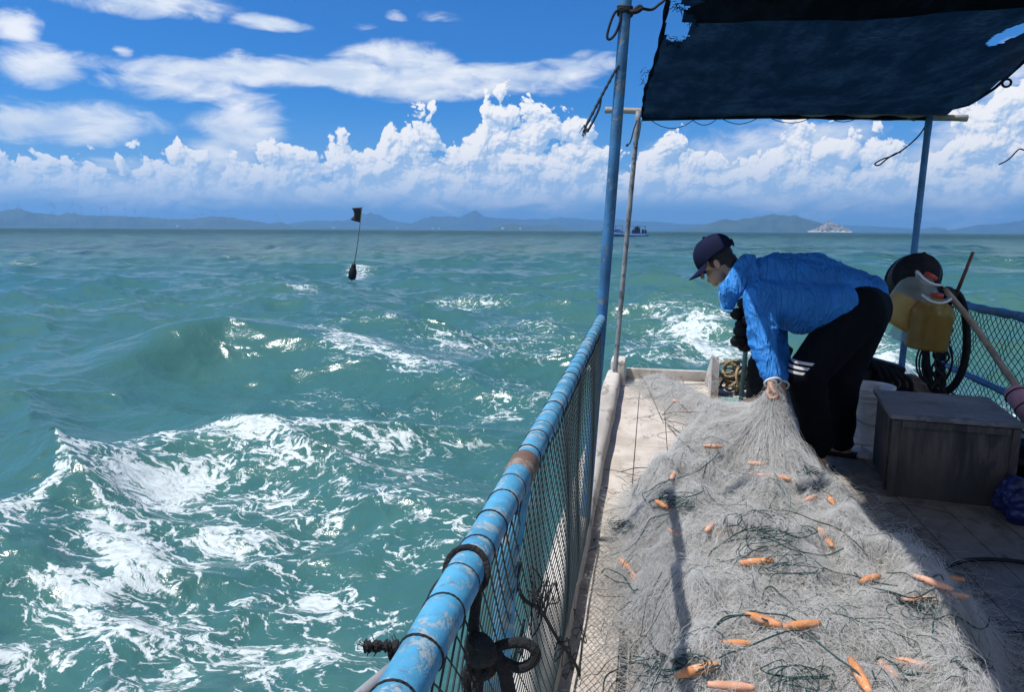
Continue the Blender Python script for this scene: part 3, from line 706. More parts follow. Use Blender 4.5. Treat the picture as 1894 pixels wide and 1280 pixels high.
# tangled knots low in the net
b = MB(); r3 = random.Random(8)
for c in ((1000, 1085, 1.35, .05), (985, 1120, 1.25, .045), (1040, 1190, 1.5, .05), (965, 1200, 1.1, .04), (1070, 1160, 1.9, .05), (1058, 1225, 1.7, .06), (1010, 1130, 1.4, .06)):
    p = at(c[0], c[1], c[2]); pts = [p+Vector((r3.uniform(-.4, .4)*c[3], r3.uniform(-1, 1)*c[3], r3.uniform(-1, 1)*c[3])) for _ in range(9)]
    b.tube(catmull(pts, 5), 0.0016, 4)
b.tube(catmull([at(962, 1040, 1.2), at(958, 1080, 1.2), at(970, 1110, 1.22), at(1000, 1130, 1.3), at(1030, 1180, 1.45), at(1062, 1225, 1.6), at(1072, 1250, 1.7)], 8), [0.004]*49, 6)
part(b, 'net_tangle', m_rope_black, rail)

# black rope tied round the rail
def rail_y(v):
    a, b_ = 0.3, 3.0
    for _ in range(40):
        m = (a+b_)/2
        if proj(np.array([list(rail_pt(m))]))[1][0] > v: a = m
        else: b_ = m
    return a
RY = rail_y(1058)
b = MB(); q = rail_pt(0.83)
ring = [rail_pt(RY+0.012*math.sin(a))+Vector((math.cos(a)*0.0245, 0, math.sin(a)*0.0245)) for a in np.linspace(R(-60), R(300), 20)]
b.tube(ring, 0.0038, 7); ring = [rail_pt(RY+0.007+0.006*math.sin(a))+Vector((math.cos(a)*0.030, 0, math.sin(a)*0.030)) for a in np.linspace(R(-60), R(300), 20)]
zz = RY-0.015
b.tube(catmull([at(882, 1075, zz), at(880, 1120, zz), at(876, 1160, zz), at(881, 1190, zz)], 6), 0.0062, 8)
b.tube(catmull([at(826, 1066, RY), at(806, 1090, RY-.01), at(790, 1125, RY-.02), at(776, 1160, RY-.03), at(766, 1190, RY-.04)], 6), 0.005, 7)
for k in range(3):
    b.tube(catmull([at(872+3*k, 1186, zz), at(890+4*k, 1192+3*k, zz-.02), at(905, 1205+5*k, zz-.03), at(886, 1216+3*k, zz-.01), at(872, 1204+4*k, zz), at(880+6*k, 1184, zz-.02)], 6), 0.009, 8)
b.ball(at(888, 1203, zz), (0.017, 0.02, 0.017), 12)
b.tube(catmull([at(905, 1205, zz), at(935, 1192, zz), at(970, 1190, zz), at(990, 1205, zz), at(985, 1225, zz), at(960, 1236, zz), at(925, 1222, zz), at(900, 1215, zz)], 7), 0.0062, 8)
b.tube(catmull([at(915, 1208, zz), at(930, 1235, zz), at(938, 1265, zz), at(943, 1300, zz), at(940, 1340, zz)], 7), 0.0085, 8)
b.tube(catmull([at(905, 1215, zz), at(908, 1240, zz), at(890, 1252, zz), at(872, 1250, zz), at(866, 1238, zz)], 7), 0.0065, 8)
b.tube(catmull([at(880, 1215, zz), at(868, 1235, zz), at(862, 1260, zz), at(866, 1300, zz)], 7), 0.006, 8)
b.tube(catmull([at(877, 1215, zz), at(886, 1240, zz), at(884, 1275, zz), at(886, 1310, zz)], 7), 0.006, 8)
tag(b.build('mooring_rope', m_rope_black), 'black rope knotted with loops round the blue rail', 'rope')
# pole with frayed line outboard of the rail
hook = empty('boat_hook', at(700, 1275, .68)); tag(hook, 'grey pole with black frayed line end outside the blue rail', 'boat hook')
b = MB(); b.tube([at(737, 1228, .74), at(690, 1268, .68), at(600, 1345, .60), at(500, 1430, .52)], 0.0075, 10); part(b, 'shaft', m_greypole, hook)
b = MB(); b.tube([at(745, 1234, .74), at(700, 1275, .68), at(610, 1355, .60)], 0.0035, 7); part(b, 'cord', m_rope_black, hook)
b = MB(); b.tube(catmull([at(752, 1215, .75), at(733, 1218, .74), at(728, 1205, .74), at(742, 1198, .74), at(720, 1196, .735), at(700, 1196, .73), at(676, 1197, .72)], 7), [0.006+0.002*vv_ for vv_ in [rnd.uniform(-1, 1) for _ in range(43)]], 7)
for _ in range(60):
    s = rnd.random(); p = at(752-75*s, 1198, .74-.02*s); b.tube([p, p+Vector((rnd.uniform(-.012, .006), rnd.uniform(-.01, .01), rnd.uniform(-.010, .010)))], 0.0007, 3)
part(b, 'frayed_line', m_rope_black, hook)

# ---------------------------------------------------------------- canopy poles, crossbar, shade cloth
YF = 6.70
def pole(name, pts, rad, mat, label, nodes=True):
    b = MB(); P_ = catmull(pts, 14); rr_ = [rad*(1+(0.10 if i % 9 == 0 and nodes else 0)) for i in range(len(P_))]
    b.tube(P_, rr_, 16); o = b.build(name, mat); tag(o, label, 'pole'); return o
pole('canopy_pole', [at(1079, 1000, 3.2), at(1113, 585, 3.2), at(1136, 290, 3.2), at(1158, 0, 3.2), at(1166, -110, 3.2)], 0.0235, m_pole, 'tall blue pole standing at the end of the blue railing', False)
pole('canopy_pole', [at(1137, 694, 6.62), at(1158, 455, 6.64), at(1181, 205, 6.66)], 0.0215, m_greypole, 'thin grey pole rising from the end of the white gunwale')
pole('canopy_pole', [at(1664, 712, 6.62), at(1690, 470, 6.64), at(1719, 214, 6.68)], 0.026, m_pole, 'dark blue pole under the right end of the crossbar')
b = MB(); P_ = catmull([at(1119, 203, 6.70), at(1450, 213, 6.70), at(1789, 218, 6.70)], 16)
b.tube(P_, [0.025*(1+(0.12 if i % 8 == 0 else 0)) for i in range(len(P_))], 14)
tag(b.build('crossbar', m_bamboo), 'bamboo crossbar under the far edge of the shade cloth', 'crossbar')
m_cloth, n = new_mat('shade_cloth')
o = n.obj(); wv1 = n.n('ShaderNodeTexWave', {'Vector': o, 'Scale': 90.0, 'Distortion': 1.5, 'Detail': 2.0}, bands_direction='Y').outputs[1]
a = n.noise(n.mapv(o, scale=(1, 0.35, 1)), 6.0, 6.0, 0.65); f_ = n.noise(n.mapv(o, scale=(0.5, 2.2, 1), rot=(0, 0, R(20))), 60.0, 4.0, 0.7)
cc = n.mix(n.sm(a, 0.35, 0.7), (0.010, 0.016, 0.022), (0.022, 0.034, 0.050))
df = n.n('ShaderNodeBsdfDiffuse', {'Color': cc, 'Normal': n.bump(wv1, 0.3, 0.003)}); tr = n.n('ShaderNodeBsdfTranslucent', {'Color': n.mix(n.m('MULTIPLY', n.sm(f_, 0.42, 0.66), n.sm(a, 0.4, 0.68)), (0.0015, 0.007, 0.019), (0.010, 0.032, 0.070))})
ms = n.n('ShaderNodeMixShader', {0: 0.5, 1: df, 2: tr})
thin = n.m('MULTIPLY', n.sm(n.noise(n.mapv(o, scale=(1, 0.5, 1)), 2.6, 4.0, 0.6), 0.48, 0.72), n.sm(f_, 0.46, 0.72))
n.out(n.n('ShaderNodeMixShader', {0: n.m('ADD', 0.004, n.m('MULTIPLY', thin, 0.05)), 1: ms, 2: n.n('ShaderNodeBsdfTransparent')}))
ZC = at(1450, 213, 6.70).z+0.02
lf = [(6.72, atz(1187, 210, ZC).x), (5.5, atz(1192, 150, ZC).x), (4.6, atz(1212, 100, ZC).x), (4.0, atz(1224, 60, ZC).x), (3.4, atz(1235, 5, ZC).x), (2.4, atz(1235, 5, ZC).x+.03), (-0.6, atz(1235, 5, ZC).x+.03)]
rt = [(6.72, atz(1724, 214, ZC).x)]
for (u, v) in ((1752, 208), (1790, 194), (1840, 165), (1894, 122), (1960, 75)): p = atz(u, v, ZC); rt.append((p.y, p.x))
rt += [(2.0, 2.5), (-0.6, 2.5)]
lf.sort(); rt.sort()
def inpoly(u, v, poly):
    c = np.zeros(len(u), bool); j = len(poly)-1
    for i in range(len(poly)):
        xi, yi = poly[i]; xj, yj = poly[j]
        c ^= ((yi > v) != (yj > v)) & (u < (xj-xi)*(v-yi)/(yj-yi+1e-9)+xi); j = i
    return c
ny, nx_ = 330, 150
yy = np.linspace(-0.6, 6.72, ny); tt = np.linspace(0, 1, nx_)
YY, T2 = np.meshgrid(yy, tt, indexing='ij')
XL = np.interp(YY, [q[0] for q in lf], [q[1] for q in lf]); XR = np.interp(YY, [q[0] for q in rt], [q[1] for q in rt])
XX = XL+(XR-XL)*T2
sag = -0.05*np.sin(np.clip((YY-3.5)/3.2, 0, 1)*math.pi)*np.sin(T2*math.pi)
ED = np.clip((6.72-YY)/0.6, 0, 1)
ZZ = ZC+sag+ED*0.022*fbm(XX*2.3, YY*1.4, 0, 3, 5)+ED*0.014*np.sin((XX*0.8+YY)*6)*np.clip(T2*2-1, 0, 1)+0.06*np.exp(-((YY-3.5)/0.1)**2)*0
ZZ -= 0.04*np.exp(-((6.72-YY)/0.06)**2)
ZZ += 0.05*np.clip((T2-0.75)/0.25, 0, 1)*np.clip((6.2-YY)/2, 0, 1)
V = np.stack([XX, YY, ZZ], -1).reshape(-1, 3)
i = np.arange(ny-1)[:, None]*nx_; j = np.arange(nx_-1)[None, :]
F = np.stack([i+j, i+j+1, i+nx_+j+1, i+nx_+j], -1).reshape(-1, 4)
cu_, cv_ = proj(V[F].mean(1)); jit = vnoise(cu_/5, cv_/5, 0, 3)*5
hole = inpoly(cu_+jit, cv_+jit*0.6, [(1239, -60), (1236, 0), (1228, 68), (1240, 76), (1264, 76), (1287, 34), (1276, 12), (1256, 4), (1262, -60)]) | inpoly(cu_, cv_+jit*0.6, [(1822, 80), (1842, 63), (1868, 50), (1900, 42), (1920, 40), (1920, 50), (1894, 60), (1862, 74), (1836, 87)])
canopy = empty('canopy', (1.2, 3.5, ZC)); tag(canopy, 'torn dark shade cloth stretched overhead above the deck', 'canopy')
o = npmesh('shade_cloth', V, F[~hole], m_cloth); under(o, canopy)
V2 = V.reshape(ny, nx_, 3); k0 = int(np.searchsorted(yy, 3.62)); V3 = V2[:k0].copy(); V3[:, :, 2] -= 0.018+0.02*np.exp(-((YY[:k0]-3.6)/0.12)**2)+0.004*np.sin(XX[:k0]*9)
V3[-1, :, 1] += 0.04*np.sin(tt*5)
Fo = F[(F.max(1) < k0*nx_)]; cu3, cv3 = proj(V3.reshape(-1, 3)[Fo].mean(1)); ho = inpoly(cu3, cv3, [(1200, -900), (1300, 4), (1262, 18), (1200, 90)])
o = npmesh('shade_cloth_overlap', V3.reshape(-1, 3), Fo[~(ho | (cu3 < 1262))], m_cloth); under(o, canopy)
# hems and frayed threads
b = MB(); b.tube([Vector((np.interp(y, [q[0] for q in lf], [q[1] for q in lf]), y, ZC+0.0)) for y in np.linspace(3.0, 6.7, 40)], [0.010+0.004*math.sin(i*1.3) for i in range(40)], 7)
b.tube([Vector((np.interp(y, [q[0] for q in rt], [q[1] for q in rt]), y, ZC+0.05*max(0, min(1, (6.2-y)/2)))) for y in np.linspace(3.0, 6.7, 50)], 0.010, 7)
b.tube([at(u, 213+(u-1187)*0.010, 6.69) for u in range(1187, 1725, 12)], [0.018+0.005*math.sin(u*.07) for u in range(1187, 1725, 12)], 8)
r5 = random.Random(3)
for (u, v, k) in ([(1232, 70, 10), (1250, 76, 16), (1262, 74, 8), (1280, 36, 14), (1262, 12, 14), (1255, 6, 10), (1195, 130, 10), (1190, 150, 10)]):
    for _ in range(k):
        p = atz(u+r5.uniform(-8, 8), v+r5.uniform(-8, 8), ZC-0.004); b.tube([p, p+Vector((r5.uniform(-.03, .03), r5.uniform(-.03, .03), r5.uniform(-.035, .01)))], 0.0016, 3)
part(b, 'hem', m_cloth, canopy)
b = MB()
for (us, ve, dp) in (((1196, 1290), 0, 22), ((1275, 1330), 0, 16), ((1330, 1405), 0, 14), ((1420, 1505), 0, 12), ((1530, 1590), 0, 10), ((1680, 1700), 0, 8)):
    b = MB(); b.tube([at(us[0]+(us[1]-us[0])*t, 215+dp*4*t*(1-t), 6.69) for t in np.linspace(0, 1, 12)], 0.0035, 5); part(b, 'tie_cord', m_rope_blue, canopy); b = MB()
b.tube(catmull([at(1178, 222, 6.6), at(1172, 240, 6.6), at(1166, 262, 6.6), at(1160, 268, 6.6)], 6), 0.006, 6); b.ball(at(1160, 268, 6.6), 0.014, 8); part(b, 'tie_cord', m_rope_blue, canopy); b = MB(); b.tube(catmull([at(1186, 222, 6.6), at(1182, 250, 6.6), at(1176, 272, 6.6)], 6), 0.005, 6)
b.ball(at(1176, 272, 6.6), 0.016, 8)
part(b, 'tie_cord', m_rope_blue, canopy)
b = MB(); b.tube(catmull([at(1716, 226, 6.68), at(1698, 252, 6.68), at(1672, 275, 6.68), at(1650, 288, 6.68), at(1632, 294, 6.68), at(1618, 303, 6.68), at(1626, 305, 6.68), at(1640, 294, 6.68), at(1655, 284, 6.68), at(1666, 281, 6.68)], 7), 0.0058, 6)
part(b, 'hanging_cord', m_rope_black, canopy)
b = MB(); ring_mesh(b, at(1862, 153, 5.0), 0.022, 0.007, Vector((0.3, 1, 0)).normalized(), 14); part(b, 'grommet_ring', m_rope_black, canopy)
b = MB(); b.tube(catmull([at(1848, 304, 5.0), at(1866, 294, 5.0), at(1884, 276, 5.0), at(1910, 258, 4.9), at(1960, 60, 4.8)], 8), 0.004, 6); part(b, 'hanging_cord', m_rope_black, canopy)
# line round the tall pole and its tassel
b = MB(); yp = 3.2
for k in range(4): ring_mesh(b, at(1156, 12+4.5*k, yp), 0.028, 0.006, Vector((0.1, 0.15*(k-1.5), 1)).normalized(), 16)
b.tube(catmull([at(1165, 22, yp-.03), at(1178, 20, yp-.03), at(1186, 15, yp-.02), at(1182, 12, yp-.02), at(1172, 20, yp-.03)], 6), 0.010, 7)
b.tube(catmull([at(1188, 15, yp), at(1205, 17, yp+.1), at(1218, 8, yp+.2), at(1232, -4, yp+.3), at(1250, -30, yp+.4)], 7), 0.0062, 7)
b.tube(catmull([at(1150, 15, yp-.02), at(1138, 22, yp-.02), at(1129, 42, yp-.02), at(1123, 66, yp-.02), at(1128, 72, yp-.02), at(1138, 62, yp-.02), at(1146, 42, yp-.02), at(1149, 24, yp-.02)], 7), 0.0055, 7)
tag(b.build('rope', m_rope_black), 'dark rope wound round the top of the tall blue pole with a hanging loop', 'rope')
b = MB(); b.tube(catmull([at(1145, 120, yp-.02), at(1138, 130, yp-.02), at(1126, 152, yp-.02), at(1112, 178, yp-.02), at(1098, 205, yp-.02), at(1082, 236, yp-.02)], 7), [0.006+0.0015*math.sin(i*2) for i in range(36)], 7)
b.tube(catmull([at(1112, 178, yp-.02), at(1108, 200, yp-.02), at(1098, 222, yp-.02), at(1086, 244, yp-.02)], 7), 0.005, 6)
for _ in range(26):
    p = at(1084+r5.uniform(-4, 4), 232+r5.uniform(-3, 8), yp-.02); b.tube([p, p+Vector((r5.uniform(-.02, .0), r5.uniform(-.01, .01), r5.uniform(-.04, -.01)))], 0.0012, 3)
tag(b.build('rope', m_rope_blue), 'frayed blue cord blowing from the middle of the tall blue pole', 'rope')

# ---------------------------------------------------------------- right railing
XR_, = (2.38,)
def rp(u, v): return atx(u, v, XR_)
RZ2 = 0.5*(rp(1770, 558).z+rp(1890, 589).z); LZ = 0.5*(rp(1776, 684).z+rp(1880, 740).z)
rail2 = empty('railing', (XR_, 4, 0.1)); tag(rail2, 'right railing wrapped in dark blue rope with teal netting', 'railing')
Y1 = rp(1752, 552).y
b = MB(); b.tube([(XR_, y, RZ2+0.006*math.sin(y*5)) for y in np.linspace(0.4, Y1+.06, 60)], [0.030+0.004*math.sin(i*2.2) for i in range(60)], 12); part(b, 'top_rail', m_pole, rail2)
b = MB(); b.tube([(XR_, y, LZ) for y in np.linspace(0.4, Y1+.06, 50)], [0.024+0.003*math.sin(i*2.1) for i in range(50)], 12); part(b, 'lower_rail', m_pole, rail2)
for y in (Y1, 2.3):
    b = MB(); b.tube([(XR_, y, -0.02), (XR_, y, RZ2+.06)], 0.038, 14); part(b, 'post', m_dark, rail2)
def rightc(s, t): return Vector((XR_, Y1-s, RZ2-.02)).lerp(Vector((XR_+.02, Y1-s, 0.13)), t)
diamond_net(rightc, 'netting', m_net_teal, rail2, 4.6, 0.72, 0.072, 0.0030, 6, 0.02)
def small(fn, name, mat, label, cat, **k):
    b = MB(); fn(b); o = b.build(name, mat, **k); tag(o, label, cat); return o
m_stick = worn_paint('bare_stick', (0.30, 0.24, 0.18), (0.17, 0.13, 0.10), 0.45, 16.0, 0.7)
small(lambda b: b.tube(catmull([at(1748, 536, 5.65), at(1800, 600, 5.35), at(1850, 672, 5.05), at(1906, 752, 4.75)], 8), 0.021, 10), 'stick', m_stick, 'pale wooden stick slanting down along the right netting', 'stick')
m_rod = simple_mat('red_brown_rod', (0.12, 0.05, 0.04), 0.6, 0.4, 30)
small(lambda b: b.tube([at(1764, 556, 5.7), at(1800, 466, 5.6)], [0.014, 0.011], 8), 'rod', m_rod, 'thin dark red rod sticking up above the right railing', 'rod')
m_pink = worn_paint('pink_foam', (0.42, 0.22, 0.27), (0.33, 0.18, 0.22), 0.3, 12.0, 0.9)
fo_ = empty('foam_sleeve', at(1885, 735, 4.8)); tag(fo_, 'faded pink foam sleeve tied on the slanting stick', 'foam sleeve')
b = MB(); A_, B_ = at(1874, 722, 4.9), at(1936, 806, 4.6); b.tube([A_, A_.lerp(B_, .05), A_.lerp(B_, .5), B_], [0.052, 0.062, 0.065, 0.062], 18); part(b, 'sleeve', m_pink, fo_)
for t in (0.12, 0.42):
    b = MB(); ring_mesh(b, A_.lerp(B_, t), 0.066, 0.004, (B_-A_).normalized(), 20); part(b, 'binding', m_rope_black, fo_)

# jugs and gear hung on the right post
def plastic(name, colr, alpha, rough=0.25):
    m, n = new_mat(name); o = n.obj(); f = n.noise(o, 14.0, 5.0, 0.6)
    sh = n.bsdf(Base_Color=n.mix(n.sm(f, 0.35, 0.7), colr, tuple(x*0.7 for x in colr)), Roughness=rough, Normal=n.bump(f, 0.2, 0.01))
    tl = n.n('ShaderNodeBsdfTranslucent', {'Color': colr}); ms = n.n('ShaderNodeMixShader', {0: 0.6, 1: sh, 2: tl})
    n.out(n.n('ShaderNodeMixShader', {0: alpha, 1: n.n('ShaderNodeBsdfTransparent'), 2: ms})); return m
m_clear = plastic('cloudy_clear_plastic', (0.55, 0.60, 0.57), 0.42); m_amber = plastic('amber_ribbed_plastic', (0.60, 0.42, 0.12), 0.62, 0.2); m_oil = plastic('yellow_oil', (0.95, 0.60, 0.02), 0.88); m_brownliq = plastic('brown_water', (0.50, 0.30, 0.08), 0.90)
m_redcap = simple_mat('red_plastic', (0.40, 0.03, 0.02), 0.4, 0.2); m_whitepl = simple_mat('white_plastic', (0.62, 0.62, 0.62), 0.4, 0.1); m_label = simple_mat('faded_label', (0.30, 0.10, 0.06), 0.6, 0.5, 20)
def axis_frame(top, bot):
    z = (top-bot).normalized(); x = Vector((0.2, 1, 0)).cross(z).normalized(); y = z.cross(x); return Matrix((x, y, z)).transposed()
def jug(topuv, botuv, Y, rad, body, liquid, fill, label, capm, handle, ribs):
    T, B_ = at(*topuv, Y), at(*botuv, Y); L = (T-B_).length; M = axis_frame(T, B_)
    j = empty('jug', B_); tag(j, label, 'jug')
    pr = [(0.0, 0), (rad*.85, 0), (rad*.98, L*.03)]
    for k in range(13):
        z = L*(.05+.60*k/12); pr.append((rad*(1-(0.07 if ribs and k % 2 else 0)), z))
    pr += [(rad*.97, L*.70), (rad*.80, L*.80), (rad*.45, L*.89), (rad*.26, L*.93), (rad*.26, L*.97)]
    b = MB(); b.lathe(pr[1:], B_, 28, M); part(b, 'body', body, j)
    if liquid:
        b = MB(); b.lathe([(r_*.96, z) for r_, z in pr[1:] if z < L*fill]+[(rad*.94, L*fill)], B_, 28, M); part(b, 'liquid', liquid, j)
    b = MB(); b.lathe([(rad*.30, L*.955), (rad*.31, L*.96), (rad*.30, L*1.02), (rad*.22, L*1.03)], B_, 18, M); part(b, 'cap', capm, j)
    b = MB(); c0 = B_+M @ Vector((0, 0, L*.88))
    b.tube([c0+M @ Vector((rad*.62*math.cos(a), rad*.62*math.sin(a), .012+.018*math.cos(2*a))) for a in np.linspace(0, 2*math.pi, 24, endpoint=False)], 0.009, 8, closed=True); part(b, 'handle', m_whitepl, j)
    return j, M, B_, L
j1, M1, B1, L1 = jug((1722, 510), (1655, 602), 5.7, 0.150, m_clear, m_oil, .50, 'cloudy oil jug half full of yellow oil with red cap', m_redcap, 1, False)
b = MB(); b.lathe([(0.1565, L1*.30), (0.158, L1*.31), (0.158, L1*.52), (0.1565, L1*.53)], B1, 28, M1); b.f = [f for f in b.f if len(f) == 4 and (sum(b.v[i][1] for i in f)/4 < 5.62) and (sum(b.v[i][0] for i in f)/4 > B1.x+.05)]
part(b, 'label_patch', m_label, j1)
jug((1733, 545), (1712, 646), 5.5, 0.138, m_amber, m_brownliq, .62, 'ribbed jug of brown water hanging in front of the oil jug', m_redcap, 1, True)
jug((1690, 590), (1666, 632), 5.85, 0.10, m_clear, None, 0, 'small empty clear jug behind the two full ones', m_whitepl, 1, False)
small(lambda b: b.tube([at(1750, 635, 5.75)+Vector((0.135*math.cos(a), 0.02*math.sin(3*a), 0.37*math.sin(a))) for a in np.linspace(0, 2*math.pi, 44, endpoint=False)], 0.027, 10, closed=True), 'tyre', m_dark, 'narrow black tyre loop hanging on the right post below the jugs', 'tyre')
b = MB(); c0 = at(1742, 640, 5.72); r6 = random.Random(12)
for k in range(5): b.tube(catmull([c0+Vector((0.05*math.sin(k+i*1.9), 0.03*math.cos(k*2+i), 0.30-0.09*i+0.02*math.sin(k*5+i))) for i in range(8)], 5), 0.008, 6)
for k in range(3): b.tube([c0+Vector((-0.02+0.10*math.cos(a)*(1+.1*k), 0.03*k, -0.12+0.17*math.sin(a))) for a in np.linspace(0, 2*math.pi, 26, endpoint=False)], 0.007, 6, closed=True)
tag(b.build('rope_coil', m_rope_black), 'coil of thin black rope hung inside the tyre loop', 'rope')
# black tub-shaped fender on the pole
fd = MB(); F0 = at(1690, 512, 6.0); Mf = Matrix.Rotation(R(-38), 3, 'Y') @ Matrix.Rotation(R(70), 3, 'X')
fd.lathe([(0.02, 0.17), (0.10, 0.165), (0.165, 0.13), (0.185, 0.05), (0.19, -0.02), (0.205, -0.03), (0.205, -0.06), (0.17, -0.065), (0.15, 0.03)], F0, 30, Mf, 0.86)
tag(fd.build('rubber_tub', m_dark, auto=R(40)), 'black rubber tub hung upside down behind the oil jug', 'tub')
b = MB(); b.tube(catmull([at(1708, 468, 6.0), at(1722, 500, 5.9), at(1738, 528, 5.8), at(1752, 552, 5.72)], 6), 0.017, 8); tag(b.build('rope', m_rope_black), 'thick black rope running from the black tub down to the right post', 'rope')
b = MB(); b.ball(at(1752, 545, 5.68), (0.055, 0.05, 0.06), 14)
for k in range(4): ring_mesh(b, at(1750, 538+6*k, 5.68), 0.055, 0.011, Vector((0.2, 0.2*(k-1), 1)).normalized(), 16)
tag(b.build('lashing_knot', m_rope_black), 'black knot binding the rod and the right rail to the post', 'knot')

# ---------------------------------------------------------------- things standing on the deck
# wooden box
m_box, n = new_mat('grey_plywood')
o = n.obj(); g_ = n.noise(n.mapv(o, scale=(1, 1, 0.13)), 30.0, 6.0, 0.68, 0.5); s_ = n.noise(n.mapv(o, scale=(1, 1, 0.3)), 5.0, 6.0, 0.7, 0.9)
c = n.mix(n.sm(g_, 0.35, 0.7), (0.080, 0.070, 0.062), (0.036, 0.032, 0.031)); c = n.mix(n.sm(s_, 0.50, 0.66), c, (0.016, 0.016, 0.019))
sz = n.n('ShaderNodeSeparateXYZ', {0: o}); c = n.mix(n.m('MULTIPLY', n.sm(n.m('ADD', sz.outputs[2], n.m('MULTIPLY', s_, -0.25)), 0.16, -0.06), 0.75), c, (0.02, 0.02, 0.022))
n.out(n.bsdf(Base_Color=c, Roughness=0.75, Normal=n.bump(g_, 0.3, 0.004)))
m_boxtop = worn_paint('grey_box_lid', (0.17, 0.165, 0.17), (0.10, 0.095, 0.10), 0.5, 6.0, 0.6)
fl = atz(1640, 918, 0); bx = empty('wooden_box', fl, R(-8)); tag(bx, 'grey weathered plywood box with flat lid standing beside the bucket', 'box')
def loc(b, name, mat, root, **k):
    o = b.build(name, mat, **k); o.parent = root; return o
W_, D_, H_ = 0.58, 0.66, 0.425
b = MB(); b.box((W_/2, D_/2, H_/2), (W_-.02, D_-.02, H_), bev=0.003); loc(b, 'body', m_box, bx, smooth=False)
b = MB(); b.box((W_/2, D_/2, H_+0.012), (W_+.03, D_+.02, 0.022), bev=0.004); loc(b, 'lid', m_boxtop, bx, smooth=False)
for (x, y) in ((0.018, 0.004), (W_-0.018, 0.004)):
    b = MB(); b.box((x, y, H_/2-.002), (0.036, 0.016, H_-.006), bev=0.002); loc(b, 'corner_batten', m_box, bx, smooth=False)
b = MB(); b.box((W_/2, 0.004, H_-.022), (W_-.08, 0.013, 0.036), bev=0.002); loc(b, 'top_batten', m_box, bx, smooth=False)
b = MB(); b.box((0.004, D_*.2, H_/2-.002), (0.013, 0.05, H_-.006), bev=0.002); loc(b, 'side_batten', m_box, bx, smooth=False)
# bucket
m_bucket = worn_paint('scuffed_white_plastic', (0.62, 0.62, 0.64), (0.42, 0.42, 0.44), 0.35, 11.0, 0.45, (0.12, 0.10, 0.10), 0.5)
bc = atz(1604, 826, 0)+Vector((0, 0.06, 0)); bk = empty('bucket', bc); tag(bk, 'scuffed white plastic bucket between the man and the box', 'bucket')
b = MB(); b.lathe([(0.01, 0.004), (0.128, 0.004), (0.131, 0.012), (0.147, 0.285), (0.158, 0.287), (0.158, 0.298), (0.149, 0.30), (0.150, 0.322), (0.160, 0.324), (0.160, 0.334), (0.151, 0.336), (0.152, 0.362), (0.159, 0.365), (0.159, 0.378), (0.149, 0.379), (0.144, 0.36), (0.127, 0.02), (0.01, 0.02)], (0, 0, 0), 40); loc(b, 'body', m_bucket, bk, auto=R(35))
b = MB(); b.tube([(0.163*math.cos(a), -0.163*math.sin(a)*0.86, 0.31-0.17*math.sin(a)) for a in np.linspace(0.02, math.pi-.02, 24)], 0.0028, 6); loc(b, 'handle', m_greypole, bk)
b = MB(); b.tube([(-0.16-0.028*math.sin(a)-.01, -0.03, 0.215+0.035*math.cos(a)) for a in np.linspace(0, 2*math.pi, 18, endpoint=False)], 0.006, 6, closed=True); loc(b, 'side_ring', m_bucket, bk)
b = MB(); b.box(atz(1592, 842, 0.012)+Vector((0.02, .12, 0)), (0.36, 0.34, 0.02), Matrix.Rotation(R(-14), 3, 'Z'), 0.003); tag(b.build('board', m_gunwale, smooth=False), 'pale board lying under the white bucket', 'board')
bk.location.z = 0.023
# gear at the far end
m_bag = simple_mat('blue_tarp', (0.006, 0.013, 0.075), 0.5, 0.5, 12, 0.6, 18)
m_sack = simple_mat('brown_sack', (0.10, 0.075, 0.055), 0.9, 0.4, 25, 0.7, 60)
def lump(c, r_, name, mat, label, cat, seed, amp=0.25, fq=2.2):
    v0, f0 = ICO4; V = v0*(1+amp*fbm(v0[:, 0]*fq+seed, v0[:, 1]*fq, v0[:, 2]*fq, 4, seed))[:, None]*np.array(r_)+np.array(c)
    o = npmesh(name, V, f0, mat); tag(o, label, cat); return o
def ico(sub):
    bm = bmesh.new(); bmesh.ops.create_icosphere(bm, subdivisions=sub, radius=1.0)
    bm.verts.index_update(); v = np.array([list(q.co) for q in bm.verts]); f = np.array([[q.index for q in g.verts] for g in bm.faces]); bm.free(); return v, f
ICO4 = ico(5)
q = atz(1885, 925, 0.10); lump((q.x+.03, q.y, .10), (.14, .13, .11), 'bag', m_bag, 'crumpled blue bag at the right edge beside the box', 'bag', 3, .45)
q = atz(1876, 868, 0.08); lump((q.x+.12, q.y+.1, .09), (.2, .35, .12), 'sack', m_dark, 'black heap of netting in the shade beside the box', 'sack', 9, .5)
q = at(1672, 725, 6.3); lump((q.x, 6.3, .10), (.27, .18, .17), 'sack', m_sack, 'brown sack lying behind the bucket and box', 'sack', 5, .3)
# black engine cover with hoses
q = at(1612, 705, 6.35); en = empty('engine', (q.x, 6.35, 0)); tag(en, 'black engine casing with hoses behind the man', 'engine')
b = MB(); b.box((q.x+.02, 6.35, .17), (.30, .30, .32), Matrix.Rotation(R(18), 3, 'Z'), .03); b.box((q.x+.06, 6.25, .34), (.26, .2, .08), Matrix.Rotation(R(14), 3, 'Y'), .02); part(b, 'casing', m_dark, en)
b = MB()
for k in range(5): b.tube(catmull([(q.x-.15+.03*k, 6.2, .33), (q.x-.1+.06*k, 6.1, .42-.03*k), (q.x+.05*k, 6.06, .25), (q.x+.08*k-.1, 6.1, .12)], 6), .018, 7)
for k in range(6): b.ball((q.x-.17+.085*k, 6.1, .12+.05*math.sin(k*2)), .045, 10)
part(b, 'hose', m_dark, en)
q = at(1406, 705, 6.3); b = MB(); en2 = empty('winch', (q.x, 6.3, 0)); tag(en2, 'dark winch housing at the deck end behind the net', 'winch')
